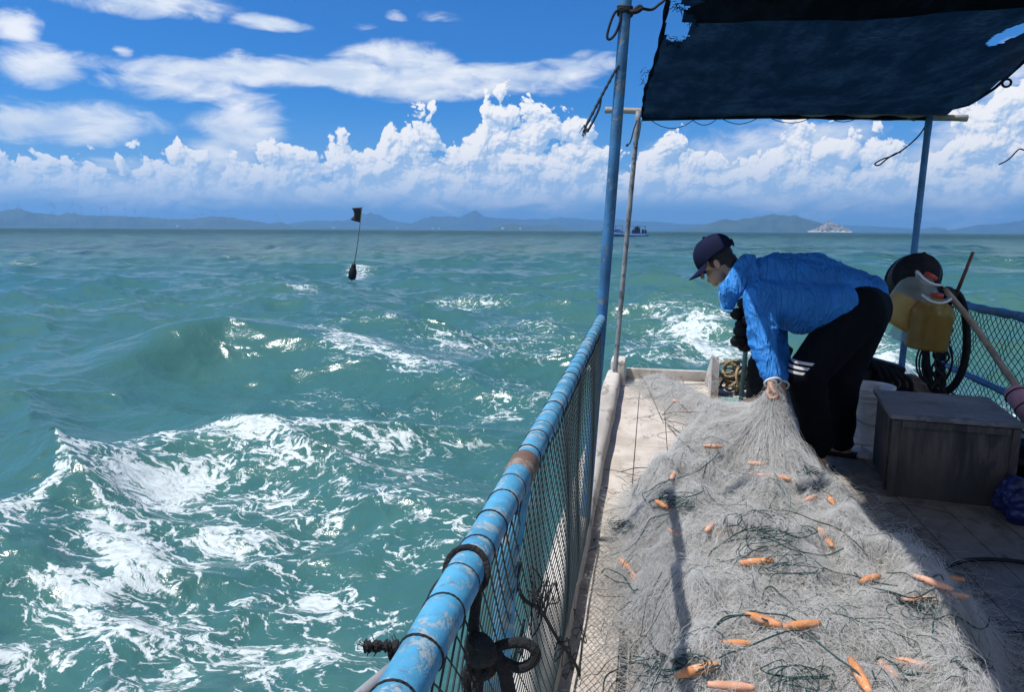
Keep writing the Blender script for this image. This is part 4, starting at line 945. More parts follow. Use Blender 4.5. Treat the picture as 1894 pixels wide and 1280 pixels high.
b.box((q.x+.06, 6.35, .18), (.30, .3, .36), Matrix.Rotation(R(-12), 3, 'Z'), .03); b.box((q.x+.12, 6.3, .42), (.2, .18, .16), Matrix.Rotation(R(20), 3, 'Y'), .03); part(b, 'housing', m_dark, en2)
m_coil = simple_mat('straw_rope', (0.30, 0.24, 0.15), 0.9, 0.5, 60, .6, 150)
b = MB(); c0 = at(1356, 695, 6.5); r7 = random.Random(2)
for k in range(16):
    cc = c0+Vector((r7.uniform(-.07, .09), r7.uniform(-.05, .05), r7.uniform(-.10, .07))); tl = Vector((r7.uniform(-1, 1), r7.uniform(-1, 1), r7.uniform(.3, 1))).normalized(); ring_mesh(b, cc, r7.uniform(.05, .10), .012, tl, 16, .02)
tag(b.build('rope_coil', m_coil), 'heap of straw coloured rope behind the white board at the deck end', 'rope')
stn = empty('stanchion', at(1372, 745, 6.1)); tag(stn, 'thin teal stanchion with black gear tied on top behind the hanging arm', 'stanchion')
m_teal = simple_mat('teal_pipe', (0.07, 0.15, 0.16), 0.5, 0.3)
b = MB(); b.tube([at(1370, 745, 6.05), at(1380, 640, 6.05), at(1384, 560, 6.05)], .018, 10); part(b, 'pipe', m_teal, stn)
b = MB(); c0 = at(1376, 602, 6.02)
for k in range(9): b.ball(c0+Vector((.05*math.sin(k*2.4), .04*math.cos(k*3), .17-.042*k)), (.06, .05, .05), 10)
part(b, 'tied_gear', m_dark, stn)
q = atz(1356, 748, 0.004); m_tealpaint = worn_paint('teal_floor_paint', (0.14, 0.33, 0.32), (0.3, 0.32, 0.3), .4, 10)
b = MB(); b.box((q.x+.02, q.y+.05, 0.011), (0.20, 0.30, 0.014), bev=0.003); tag(b.build('floor_panel', m_tealpaint, smooth=False), 'small teal painted panel on the deck beside the white board', 'panel')
lump(tuple(atz(1402, 752, .05)), (.16, .09, .06), 'rag', m_sack, 'brown rag bundle on the deck behind the hand', 'rag', 21, .5)
small(lambda b: b.tube(catmull([atz(1728, 1062, .03), atz(1760, 1045, .03), atz(1800, 1036, .02), atz(1850, 1036, .02), atz(1900, 1042, .015), atz(1990, 1060, .015)], 8), 0.0095, 8), 'hose', m_dark, 'black hose curving from the net to the right edge', 'hose')
small(lambda b: b.tube(catmull([atz(1798, 1166, .02), atz(1830, 1163, .012), atz(1870, 1170, .012), atz(1960, 1178, .012)], 8), 0.006, 7), 'cord', m_rope_black, 'thin black cord on the wet deck near the bottom right edge', 'cord')

# ---------------------------------------------------------------- afloat: flag buoy and passing boat
m_flag = simple_mat('black_flag', (0.012, 0.014, 0.020), 0.9, 0.3, 8)
fb_ = empty('flag_buoy', atr(652, 507, 33.0)); base_p = Vector(fb_.location); tag(fb_, 'black float buoy with a thin pole and small dark flag', 'buoy')
tp = atr(670, 382, 33.0); b = MB(); dd = (tp-base_p)
b.tube([base_p-dd*.10, base_p, base_p+dd*.45+Vector((.03, 0, 0)), tp], [.028, .026, .020, .014], 8); part(b, 'pole', simple_mat('pole_dark', (0.06, 0.07, 0.08), .7), fb_)
b = MB(); Mq = axis_frame(tp, base_p); b.lathe([(.02, -.25), (.14, -.22), (.17, -.1), (.17, .12), (.14, .22), (.10, .30), (.11, .34), (.08, .44), (.03, .46)], base_p, 20, Mq); part(b, 'float', m_dark, fb_)
V_ = []; nu, nv_ = 12, 10
lat = Vector((-math.cos(0.2), -math.sin(0.2), 0))
for i in range(nu+1):
    for j_ in range(nv_+1):
        s, t = i/nu, j_/nv_; hgt = 0.66*(1-.15*s); p = tp+(base_p-tp).normalized()*(t*hgt+0.02+.05*s*(1-t))+lat*(0.44*s*(1-.28*math.sin(t*3.1)*s))+Vector((0, .06*math.sin(s*6+t*2), .03*math.sin(t*9)*s)); V_.append(p)
F_ = [(i*(nv_+1)+j_, (i+1)*(nv_+1)+j_, (i+1)*(nv_+1)+j_+1, i*(nv_+1)+j_+1) for i in range(nu) for j_ in range(nv_)]
b = MB(); b.add(V_, F_); fo2 = part(b, 'flag', m_flag, fb_); so = fo2.modifiers.new('thickness', 'SOLIDIFY'); so.thickness = .006
# passing boat: bow to the left
bp = atr(1160, 437, 262); fb2 = empty('passing_boat', (bp.x, bp.y, SEA), math.atan2(-bp.x, bp.y)); tag(fb2, 'small blue boat with canopy frame passing under the horizon', 'boat')
m_bhull = worn_paint('blue_hull', (0.03, 0.10, 0.30), (0.05, 0.06, 0.12), .4, 1.0); m_bdark = simple_mat('boat_dark', (0.02, 0.025, 0.06), .7)
b = MB(); st = [(-8.8, .05, 1.9, 2.0), (-7.6, .7, .9, 1.75), (-5.0, 1.5, .2, 1.45), (0, 1.7, .0, .95), (5.5, 1.6, .0, .9), (7.2, 1.3, .1, 1.05)]
V_ = []; F_ = []
for (x, w2, z0, z1) in st: V_ += [(x, -w2, z1), (x, -w2*.8, z0-.3), (x, w2*.8, z0-.3), (x, w2, z1), (x, w2*.85, z1-.15), (x, -w2*.85, z1-.15)]
for i in range(len(st)-1):
    for k in range(6): F_.append((i*6+k, i*6+(k+1) % 6, (i+1)*6+(k+1) % 6, (i+1)*6+k))
F_ += [tuple(range(6)), tuple(30+k for k in range(5, -1, -1))]
b.add(V_, F_); loc(b, 'hull', m_bhull, fb2)
b = MB(); b.box((-3.6, 0, 1.75), (2.6, 2.2, 1.2), bev=.15); b.box((-2.4, 0, 1.3), (1.6, 2.3, .8), bev=.1); loc(b, 'cabin', m_bhull, fb2)
b = MB(); b.box((-2.9, 0, 3.6), (2.6, 2.6, .10), bev=.03); b.box((3.6, 0, 3.45), (5.6, 2.6, .10), bev=.03); b.box((.4, 0, 3.5), (1.4, 2.4, .06)); loc(b, 'roof', m_bdark, fb2)
for x in (-4.0, -1.8, .6, 2.2, 4.2, 6.0):
    for s in (-1.2, 1.2): b = MB(); b.tube([(x, s, .9), (x, s, 3.5)], .07, 6); loc(b, 'frame_post', m_bdark, fb2)
b = MB()
for k, (x, h_) in enumerate(((2.0, 1.5), (2.8, 2.3), (3.4, 2.6), (4.0, 2.1), (5.3, 1.6), (6.2, 1.4))): b.box((x, .2*math.sin(k), .8+h_/2), (.75, 1.2, h_), bev=.15)
loc(b, 'deck_gear', m_bdark, fb2)
# ---------------------------------------------------------------- the man bending over the net
def capsule(b, p0, r0, p1, r1, n=18, M=None):
    p0, p1 = Vector(p0), Vector(p1); d = (p1-p0); L = d.length; d.normalize()
    pts = []; rr_ = []
    for a in np.linspace(R(-88), 0, 6): pts.append(p0+d*(r0*math.sin(a))); rr_.append(r0*math.cos(a))
    for t in (0.25, 0.5, 0.75): pts.append(p0.lerp(p1, t)); rr_.append(r0+(r1-r0)*t)
    for a in np.linspace(0, R(88), 6): pts.append(p1+d*(r1*math.sin(a))); rr_.append(r1*math.cos(a))
    b.tube(pts, rr_, n)
def chain(b, pts, rad, n=18):
    for i in range(len(pts)-1): capsule(b, pts[i], rad[i], pts[i+1], rad[i+1], n)
def fuse(b, name, mat, voxel, smooth_it=6, parent=None, disp=None):
    """union of the shapes in b as one continuous skin"""
    me = bpy.data.meshes.new(name); me.from_pydata(b.v, [], b.f)
    bm = bmesh.new(); bm.from_mesh(me); bmesh.ops.recalc_face_normals(bm, faces=bm.faces); bm.to_mesh(me); bm.free()
    o = bpy.data.objects.new(name, me); col.objects.link(o)
    m1 = o.modifiers.new('r', 'REMESH'); m1.mode = 'VOXEL'; m1.voxel_size = voxel; m1.use_smooth_shade = True
    m2 = o.modifiers.new('s', 'SMOOTH'); m2.iterations = smooth_it; m2.factor = 0.5
    dg = bpy.context.evaluated_depsgraph_get(); ev = o.evaluated_get(dg); nm = bpy.data.meshes.new_from_object(ev)
    o.modifiers.clear(); old = o.data; o.data = nm; bpy.data.meshes.remove(old); nm.name = name
    nv = len(nm.vertices); V = np.empty(nv*3, np.float32); nm.vertices.foreach_get('co', V); V = V.reshape(-1, 3).astype(float)
    Nn = np.empty(nv*3, np.float32); nm.vertices.foreach_get('normal', Nn); Nn = Nn.reshape(-1, 3).astype(float)
    if disp is not None:
        V = V+Nn*disp(V, Nn)[:, None]; nm.vertices.foreach_set('co', V.astype(np.float32).ravel()); nm.update()
    nm.polygons.foreach_set('use_smooth', [True]*len(nm.polygons))
    nm.materials.clear(); nm.materials.append(mat)
    if parent is not None: o.parent = parent
    return o
m_skin, n = new_mat('skin'); o = n.obj(); f = n.noise(o, 40.0, 4.0)
n.out(n.bsdf(Base_Color=n.mix(f, (0.34, 0.19, 0.125), (0.44, 0.26, 0.18)), Roughness=0.5, Normal=n.bump(n.noise(o, 160.0, 3.0), 0.15, 0.002), Subsurface_Weight=0.08, Subsurface_Radius=(0.01, 0.004, 0.002)))
m_shirt, n = new_mat('blue_shirt'); o = n.obj(); f = n.noise(o, 5.0, 5.0, 0.6)
wr = n.m('ADD', n.m('POWER', n.m('SUBTRACT', 1.0, n.m('ABSOLUTE', n.m('MULTIPLY', n.m('SUBTRACT', n.noise(n.mapv(o, scale=(2.6, 0.9, 0.7), rot=(0, R(20), R(10))), 5.5, 3.0, 0.5, 0.8), 0.5), 3.6)), clamp=True), 3.0), n.noise(n.mapv(o, scale=(2.2, 1.0, 0.8), rot=(0, R(20), R(10))), 14.0, 5.0, 0.6, 1.2))
kw = dict(Base_Color=n.mix(n.sm(f, 0.35, 0.65), (0.018, 0.165, 0.50), (0.030, 0.225, 0.64)), Roughness=0.62, Normal=n.bump(n.m('ADD', wr, n.m('MULTIPLY', n.noise(o, 400.0, 2.0), 0.05)), 0.75, 0.022), Specular_IOR_Level=0.3)
n.out(n.bsdf(**kw))
m_shirtlt = simple_mat('light_blue_lining', (0.12, 0.36, 0.58), 0.7, 0.15, 8)
m_cuff = simple_mat('white_piping', (0.62, 0.66, 0.68), 0.7, 0.1)
m_cap, n = new_mat('navy_cap'); o = n.obj()
n.out(n.bsdf(Base_Color=n.mix(n.noise(o, 9.0, 3.0), (0.006, 0.009, 0.030), (0.010, 0.014, 0.044)), Roughness=0.85, Normal=n.bump(n.noise(o, 350.0, 2.0), 0.25, 0.002), Specular_IOR_Level=0.12))
m_hair = simple_mat('black_hair', (0.010, 0.009, 0.009), 0.5, 0.3, 60, 0.8, 200)
# joints, from their places in the photograph
hipL, hipR = at(1572, 592, 4.56), at(1598, 578, 4.86)
kneeL, kneeR = at(1492, 692, 4.44), at(1554, 705, 4.72)
ankL, ankR = at(1512, 820, 4.52), at(1556, 806, 4.83)
shL, shR = at(1408, 556, 4.50), at(1424, 508, 4.90)
elL, wrL, haL = at(1411, 640, 4.33), at(1429, 706, 4.17), at(1420, 742, 4.11)
elR, wrR, haR = at(1436, 622, 4.66), at(1444, 712, 4.38), at(1436, 748, 4.26)
pel = (hipL+hipR)/2; chest = at(1450, 530, 4.70); neck = at(1388, 508, 4.72); headc = at(1326, 484, 4.70)
hf = Vector((-.80, .22, -.56)).normalized(); hu = (Vector((0, 0, 1))-hf*hf.z).normalized(); hs = hf.cross(hu)      # head: front, up, right
hs = hs.normalized()
HM = Matrix((hs, hf, hu)).transposed()           # x right, y front, z up
def hp(x, y, z): return headc+HM @ Vector((x, y, z))*1.1
# body: one skin from head to fingers and feet
b = MB()
chain(b, [pel, at(1530, 545, 4.7), chest, neck], [.13, .125, .13, .058]); chain(b, [neck, headc+hu*(-.03)-hf*.02], [.056, .056])
b.ball(hp(0, 0, .03), (.073, .094, .098), 22, HM); b.ball(hp(0, .035, -.055), (.056, .060, .062), 18, HM); b.ball(hp(0, .07, -.095), (.024, .022, .022), 12, HM)     # skull, jaw, chin
capsule(b, hp(0, .092, .01), .010, hp(0, .112, -.032), .014, 10); b.ball(hp(0, .094, -.062), (.024, .010, .007), 10, HM); b.ball(hp(0, .092, -.074), (.021, .010, .007), 10, HM)
for s in (-1, 1):
    b.ball(hp(s*.030, .086, .012), (.014, .009, .009), 10, HM); b.ball(hp(s*.030, .090, .030), (.020, .008, .006), 10, HM)
    b.ball(hp(s*.077, -.008, -.015), (.009, .020, .032), 12, HM)
chain(b, [shL, elL, wrL], [.055, .045, .027]); chain(b, [shR, elR, wrR], [.055, .045, .027]); chain(b, [shL, chest, shR], [.06, .10, .06])
chain(b, [hipL, kneeL, ankL], [.09, .06, .042]); chain(b, [hipR, kneeR, ankR], [.09, .06, .042])
for a in (ankL, ankR):
    h = Vector((a.x, a.y, .035)); capsule(b, a, .04, h+Vector((.03, -.01, 0)), .035); capsule(b, h+Vector((.02, 0, 0)), .034, h+Vector((-.17, .07, -.012)), .022)
def hand(b, wr, hc, grip, lat):
    """fist closed on the net: palm, four curled fingers of unequal length, thumb across; grip = palm normal side, lat = from little to index finger"""
    ax = (hc-wr).normalized(); lat = (lat-ax*lat.dot(ax)).normalized(); pn = (grip-ax*grip.dot(ax)-lat*grip.dot(lat)).normalized()
    k0 = wr+ax*.085
    chain(b, [wr-ax*.02, wr+ax*.02], [.028, .027])
    for i in range(4): capsule(b, wr+ax*.015+lat*(-.016+.0105*i), .016, k0+lat*(-.030+.020*i), .0125, 12)
    for i, L in enumerate((.030, .036, .040, .037)):
        k = k0+lat*(-.031+.0205*i)+ax*(0.004*(1.5-abs(i-1.6)))
        p1 = k+ax*L*.75+pn*L*.62; p2 = p1+pn*L*.75-ax*L*.25; p3 = p2-ax*L*.70+pn*L*.05
        chain(b, [k, p1, p2, p3], [.0112, .0098, .0090, .0078], 10)
    t0 = wr+ax*.025+lat*.028; t1 = t0+ax*.030+lat*.018+pn*.018; t2 = t1+ax*.026+pn*.022-lat*.004; t3 = t2+ax*.010+pn*.012-lat*.022
    chain(b, [t0, t1, t2, t3], [.016, .0128, .0112, .0090], 10)
hand(b, wrL, haL, Vector((.75, .35, -.3)), Vector((-.4, -.75, .1)))
hand(b, wrR, haR, Vector((-.3, -.5, -.3)), Vector((-.6, .5, .2)))
person = fuse(b, 'person', m_skin, 0.0052, 3)
tag(person, 'man in blue shirt, dark trousers and navy cap bending down to grip the net', 'person')
# shirt: loose, rumpled
def sh_disp(V, N):
    x, y, z = V[:, 0], V[:, 1], V[:, 2]
    s = x*0.93-z*0.36; w = z*0.93+x*0.36
    f1 = 1-np.abs(fbm(s*11+2*fbm(x*3, y*3, z*3, 2, 9), w*2.6, y*2.6, 3, 2))*3.2; f2 = 1-np.abs(fbm(s*22, w*5, y*5, 2, 21))*3.2
    fold = (np.clip(f1, 0, 1)**2*0.014+np.clip(f2, 0, 1)**2*0.006)*(0.35+0.9*np.clip(fbm(x*3, y*3, z*3, 2, 8)+.4, 0, 1))-.004
    armd = np.hypot(x-elL.x, y-elL.y); arm = np.clip((.13-armd)/.03, 0, 1)*(z < shL.z-.02)
    ring = np.clip(1-np.abs(fbm(x*4+1, y*4, (z+.35*x)*17, 3, 5))*3.0, 0, 1)**2*0.016-.004
    return np.where(arm > 0, fold*(1-arm)+ring*arm, fold)+0.005*fbm(x*6, y*6, z*6, 4, 3)
b = MB()
wl, wr2 = at(1500, 588, 4.52), at(1592, 537, 4.86)
chain(b, [shL+Vector((.03, .02, -.0)), at(1482, 570, 4.55), at(1548, 566, 4.56)], [.125, .155, .135], 22)
chain(b, [shR+Vector((.03, 0, 0)), at(1500, 512, 4.86), at(1578, 536, 4.84)], [.135, .150, .128], 22)
chain(b, [at(1415, 520, 4.7), at(1500, 535, 4.68), at(1570, 550, 4.7)], [.15, .17, .15], 22)
chain(b, [at(1606, 542, 4.82), at(1580, 572, 4.58)], [.115, .115], 20)
chain(b, [neck+Vector((-.02, 0, .0)), at(1425, 512, 4.7)], [.082, .14], 20)
chain(b, [shL+Vector((.0, -.01, .01)), elL+Vector((.006, 0, 0)), wrL.lerp(elL, .16)], [.108, .074, .050], 20)
chain(b, [shR, elR, wrR.lerp(elR, .16)], [.105, .074, .050], 18)
shirt = fuse(b, 'shirt', m_shirt, 0.0085, 6, person, sh_disp)
# cuff, hem, hood, collar
def torus_at(b, p, ax, r_, t, sq=1.0):
    ax = ax.normalized(); a = ax.orthogonal().normalized(); c = ax.cross(a)
    b.tube([p+a*math.cos(q)*r_+c*math.sin(q)*r_*sq for q in np.linspace(0, 2*math.pi, 30, endpoint=False)], t, 8, closed=True)
b = MB(); torus_at(b, wrL+(wrL-elL).normalized()*.004, wrL-elL, .043, .0065); b.build('cuff', m_cuff, person)
b = MB(); torus_at(b, wrR+(wrR-elR).normalized()*.004, wrR-elR, .043, .0065); b.build('cuff', m_cuff, person)
# hood hanging open in front of the neck
hpts = [at(1384, 488, 4.64), at(1366, 512, 4.58), at(1352, 540, 4.55), at(1348, 562, 4.54)]; hrad = [.055, .062, .066, .046]
b = MB(); chain(b, hpts, hrad, 20); chain(b, [hpts[0], at(1392, 540, 4.56)], [.05, .06], 18)
def hd_disp(V, N): return 0.016*np.clip(1-np.abs(fbm(V[:, 0]*9, V[:, 1]*9, V[:, 2]*5, 3, 52))*3, 0, 1)**2+.008*fbm(V[:, 0]*9, V[:, 1]*9, V[:, 2]*9, 3, 55)-.004
fuse(b, 'hood', m_shirt, 0.008, 5, person, hd_disp)
b = MB(); edge = [p+Vector((-r_*.99, -r_*.35, .0)) for p, r_ in zip(hpts, hrad)]+[hpts[-1]+Vector((-.03, -.03, -.036)), hpts[-1]+Vector((.02, -.035, -.038))]
b.tube(catmull(edge, 7), .007, 7); b.build('hood_edge', m_shirtlt, person)
# trousers
stp = [at(1470, 670, 4.36), at(1466, 679, 4.36), at(1461, 688, 4.36)]
m_trou, n = new_mat('black_trousers'); o = n.pos(); f = n.noise(o, 6.0, 4.0)
sp = n.n('ShaderNodeSeparateXYZ', {0: o}); mask = None
zs = n.m('ADD', sp.outputs[2], n.m('MULTIPLY', n.m('SUBTRACT', sp.outputs[0], stp[1].x), 0.07))
for q in stp:
    k = n.sm(n.m('ABSOLUTE', n.m('SUBTRACT', zs, q.z)), .0085, .0065); mask = k if mask is None else n.m('MAXIMUM', mask, k)
xa, xb = at(1452, 680, 4.36).x, at(1496, 680, 4.36).x
mask = n.m('MULTIPLY', mask, n.m('MULTIPLY', n.sm(sp.outputs[0], xa-.002, xa+.002), n.sm(n.m('ADD', sp.outputs[0], n.m('MULTIPLY', n.m('SUBTRACT', sp.outputs[2], stp[1].z), -0.9)), xb+.002, xb-.002)))
mask = n.m('MULTIPLY', mask, n.sm(sp.outputs[1], 4.60, 4.56))
cb_ = n.mix(f, (0.0025, 0.0032, 0.006), (0.0045, 0.0055, 0.009))
n.out(n.bsdf(Base_Color=n.mix(mask, cb_, (0.60, 0.60, 0.64)), Roughness=0.85, Specular_IOR_Level=0.12, Normal=n.bump(n.noise(n.mapv(o, scale=(1.5, 1.5, .6)), 10.0, 4.0, .6, 1.0), .5, .02)))
def tr_disp(V, N):
    x, y, z = V[:, 0], V[:, 1], V[:, 2]
    return 0.012*fbm(x*7, y*7, z*4, 4, 13)+0.006*np.sin(z*38+6*fbm(x*5, y*5, z*3, 2, 4))*np.clip((.45-z)/.3, 0, 1)
b = MB()
chain(b, [at(1588, 578, 4.60), at(1600, 570, 4.84)], [.158, .158], 22); chain(b, [at(1560, 580, 4.58), at(1575, 555, 4.82)], [.14, .14], 20)
chain(b, [hipL, kneeL, (ankL+kneeL)/2, ankL+Vector((0, 0, -.02))], [.150, .118, .098, .082], 22)
chain(b, [hipR, kneeR, (ankR+kneeR)/2, ankR+Vector((0, 0, -.02))], [.150, .112, .094, .080], 22)
trousers = fuse(b, 'trousers', m_trou, 0.011, 5, person, tr_disp)
# sandals
for a in (ankL, ankR):
    b = MB(); h = Vector((a.x, a.y, .0)); dirf = Vector((-.92, .38, 0)).normalized(); sd = Vector((-dirf.y, dirf.x, 0))
    prof = [(-.10, .034), (-.05, .042), (.04, .045), (.12, .047), (.17, .036), (.195, .012)]
    top = [h+dirf*x+sd*w_ for x, w_ in prof]+[h+dirf*x-sd*w_ for x, w_ in reversed(prof)]
    v = [p+Vector((0, 0, .002)) for p in top]+[p+Vector((0, 0, .024)) for p in top]; k = len(top)
    b.add(v, [tuple(range(k-1, -1, -1)), tuple(range(k, 2*k))]+[(i, (i+1) % k, (i+1) % k+k, i+k) for i in range(k)])
    b.tube([h+dirf*.08+sd*.047+Vector((0, 0, .02)), h+dirf*.085+sd*.03+Vector((0, 0, .062)), h+dirf*.085-sd*.03+Vector((0, 0, .062)), h+dirf*.08-sd*.047+Vector((0, 0, .02))], .009, 8)
    b.build('sandal', m_dark, person)
# hair and cap
b = MB(); b.ball(hp(0, -.02, .025), (.081, .092, .090), 24, HM); b.ball(hp(0, -.062, -.035), (.062, .045, .055), 18, HM)
for s in (-1, 1): b.ball(hp(s*.070, .012, -.002), (.012, .022, .030), 12, HM)
hair = fuse(b, 'hair', m_hair, 0.006, 3, person, lambda V, N: 0.003*fbm(V[:, 0]*60, V[:, 1]*60, V[:, 2]*60, 3, 6))
b = MB(); V_ = []; F_ = []; nu, nv_ = 40, 14
for i in range(nu):
    for j_ in range(nv_+1):
        a = 2*math.pi*i/nu; t = j_/nv_; ph = t*math.pi/2
        rx, ry, rz = .098, .117, .125
        w_ = (1-t**2.6)**.5 if t < 1 else 0.0
        seam = 1+.010*abs(math.sin(3*a))
        V_.append(hp(rx*math.cos(a)*w_*seam, -.008+ry*math.sin(a)*w_*seam, .028+rz*t-.012*math.sin(a)*(1-t)))
for i in range(nu):
    for j_ in range(nv_): F_.append((i*(nv_+1)+j_, ((i+1) % nu)*(nv_+1)+j_, ((i+1) % nu)*(nv_+1)+j_+1, i*(nv_+1)+j_+1))
b.add(V_, F_); cap_ = b.build('cap', m_cap, person); so = cap_.modifiers.new('thickness', 'SOLIDIFY'); so.thickness = .004
b = MB(); b.ball(hp(0, -.008, .155), (.010, .010, .005), 10, HM); b.build('cap_button', m_cap, cap_)
V_ = []; F_ = []
for k in range(2):
    for i in range(17):
        a = R(18+144*i/16)
        for j_ in range(6):
            s = j_/5; L = .078*math.sin(a)**.6
            V_.append(hp(.096*math.cos(a)*(1+.06*s), -.008+.113*math.sin(a)+L*s, .026-.012*math.sin(a)-.018*s-.022*math.cos(a)**2*s-.004*k))
m_ = 17*6
for i in range(16):
    for j_ in range(5):
        q = (i*6+j_, (i+1)*6+j_, (i+1)*6+j_+1, i*6+j_+1); F_.append(q); F_.append(tuple(x+m_ for x in reversed(q)))
for i in range(16): F_.append((i*6+5, (i+1)*6+5, (i+1)*6+5+m_, i*6+5+m_))
b = MB(); b.add(V_, F_); b.build('brim', m_cap, cap_)
b = MB(); torus_at(b, hp(0, -.125, .045), HM @ Vector((0, 1, .2)), .022, .0035); b.build('cap_strap', m_cap, cap_)
# ---------------------------------------------------------------- the fishing net heaped on the deck
LE = [(1.2, -.02), (1.9, -.03), (2.3, -.03), (2.6, -.10), (3.0, -.12), (3.3, -.14), (3.7, -.12), (4.1, .02), (4.5, .18), (4.8, .36), (5.2, .36), (5.8, .14), (6.6, -.16), (6.9, -.1)]
REd = [(1.2, .98), (1.9, 1.05), (2.3, 1.14), (2.6, 1.20), (3.0, 1.22), (3.3, 1.12), (3.7, 1.06), (4.1, .98), (4.5, .84), (4.8, .80), (5.2, .76), (5.8, .60), (6.6, .36), (6.9, .2)]
hz_ = haL+Vector((.02, 0, -.05))
def mound(x, y):
    x = np.asarray(x, float); y = np.asarray(y, float)
    l = np.interp(y, [q[0] for q in LE], [q[1] for q in LE]); r_ = np.interp(y, [q[0] for q in REd], [q[1] for q in REd])
    wob = .06*fbm(y*2.3, x*0+3, 0, 3, 31)
    l = l+wob; r_ = r_+.07*fbm(y*2.1, x*0+9, 0, 3, 37)
    t = np.clip((x-l)/(r_-l), 0, 1); e = np.minimum(x-l, r_-x)
    fo1 = np.clip(1-np.abs(fbm(x*2.2+.8*y, y*3.4, 0*x, 2, 61))*3.2, 0, 1)**1.5; fo2 = np.clip(1-np.abs(fbm(x*5-.9*y, y*5.5, 0*x, 2, 67))*3.2, 0, 1)**1.5
    hh = np.interp(y, [1.2, 2.6, 3.2, 3.8, 4.3, 4.7, 5.2, 6.0, 6.8], [.20, .20, .23, .27, .28, .19, .12, .09, .05])
    prof = np.clip(e/.24, 0, 1); prof = prof*prof*(3-2*prof); prof = prof*(.80+.20*np.sin(t*math.pi))
    h = hh*prof*(1+.75*fbm(x*2.6, y*2.1, 0, 3, 41))+.050*fbm(x*7, y*7, 0, 3, 43)*np.clip(e/.1, 0, 1)+(.055*fo1+.025*fo2)*np.clip(e/.15, 0, 1)*np.clip((5.0-y)/.5, .3, 1)
    d = np.hypot(x-hz_.x, (y-hz_.y)*.9); cone = (hz_.z-.02)*np.exp(-(d/.16)**1.15)
    h = np.maximum(h, 0)+np.clip(cone-np.maximum(h, 0)*.4, 0, None)*1.0
    return np.where(e > -.02, h, np.where(d < .35, np.clip(cone, 0, None), -0.02)), e
net = empty('fishing_net', (.5, 3.0, 0)); tag(net, 'big heap of pale tangled monofilament net with orange floats on the deck', 'fishing net')
m_nb, n = new_mat('net_mass'); p = n.pos()
a = n.noise(p, 9.0, 6.0, .65, .8); b_ = n.noise(n.mapv(p, scale=(1, 1, 1), rot=(0, 0, R(40))), 70.0, 5.0, .7, 2.0); c_ = n.noise(p, 2.6, 4.0, .6)
c = n.mix(n.sm(a, .35, .65), (.62, .63, .63), (.88, .87, .86)); c = n.mix(n.m('MULTIPLY', n.sm(c_, .48, .66), .6), c, (.52, .38, .30)); c = n.mix(n.m('MULTIPLY', n.sm(n.noise(p, 6.5, 5.0, .7, 1.5), .55, .68), .55), c, (.16, .22, .22))
c = n.mix(n.m('MULTIPLY', n.sm(b_, .50, .70), .6), c, (.20, .21, .21))
n.out(n.bsdf(Base_Color=c, Roughness=.85, Normal=n.bump(n.m('ADD', b_, a), .9, .02)))
gx = np.linspace(-.35, 1.5, 170); gy = np.linspace(1.15, 7.0, 430)
GX, GY = np.meshgrid(gx, gy, indexing='ij'); H, E = mound(GX.ravel(), GY.ravel())
Zb = H*.86+.004*vnoise(GX.ravel()*60, GY.ravel()*60, 0, 2)
V = np.stack([GX.ravel(), GY.ravel(), Zb], -1); i = np.arange(len(gx)-1)[:, None]*len(gy); j = np.arange(len(gy)-1)[None, :]
F = np.stack([i+j, i+len(gy)+j, i+len(gy)+j+1, i+j+1], -1).reshape(-1, 4)
thick = H-(.016+.05*np.clip((GY.ravel()-4.6)/1.0, 0, 1))
F = F[(thick[F] > 0).all(1)]
def under(o, root):
    o.parent = root; o.matrix_parent_inverse = Matrix.Translation(-Vector(root.location)); return o
under(npmesh('net_mass', V, F, m_nb), net)
m_line = simple_mat('dark_green_line', (.018, .060, .062), .8, .5, 90, .6, 200); m_line2 = simple_mat('grey_line', (.05, .055, .06), .85, .5, 90, .6, 200)
# filaments
def ribbons(P, rad, name, mat, root, nside=3, attrs=None):
    """P (k,m,3) polylines -> thin tubes in one mesh"""
    k, m, _ = P.shape
    T = np.gradient(P, axis=1); T /= np.linalg.norm(T, axis=2, keepdims=True)+1e-9
    up = np.zeros_like(T); up[:, :, 2] = 1; up[:, :, 0] = .3
    A_ = np.cross(T, up); A_ /= np.linalg.norm(A_, axis=2, keepdims=True)+1e-9; B_ = np.cross(T, A_)
    rad = np.broadcast_to(np.asarray(rad, float).reshape(-1, 1, 1) if np.ndim(rad) else rad, (k, m, 1))
    V = np.stack([P+(A_*math.cos(2*math.pi*q/nside)+B_*math.sin(2*math.pi*q/nside))*rad for q in range(nside)], 2)   # k,m,ns,3
    base = (np.arange(k)*m*nside)[:, None, None]+(np.arange(m-1)*nside)[None, :, None]
    q0 = np.arange(nside)[None, None, :]; q1 = (q0+1) % nside
    F = np.stack([base+q0, base+q1, base+q1+nside, base+q0+nside], -1).reshape(-1, 4)
    return under(npmesh(name, V.reshape(-1, 3), F, mat), root)
rg = np.random.default_rng(77)
def wander(n_, m, length, lift, spread_fn, curl=.7, zfac=1.0):
    x, y = spread_fn(n_); ang = rg.uniform(0, 2*np.pi, n_); k = rg.normal(0, curl, n_); st_ = length/m*rg.uniform(.5, 1.5, n_)
    P = np.zeros((n_, m, 3)); lz = rg.random(n_)**1.5*lift; ph = rg.uniform(0, 6.28, n_); fz = rg.uniform(.2, .9, n_)
    for s in range(m):
        h, e = mound(x, y)
        P[:, s, 0] = x; P[:, s, 1] = y; P[:, s, 2] = np.maximum(h*.9, .002)+lz*(.35+.65*np.abs(np.sin(s*fz+ph)))*zfac+.002
        ang = ang+k*.35+rg.normal(0, .33, n_)
        x = x+np.cos(ang)*st_; y = y+np.sin(ang)*st_
    return P
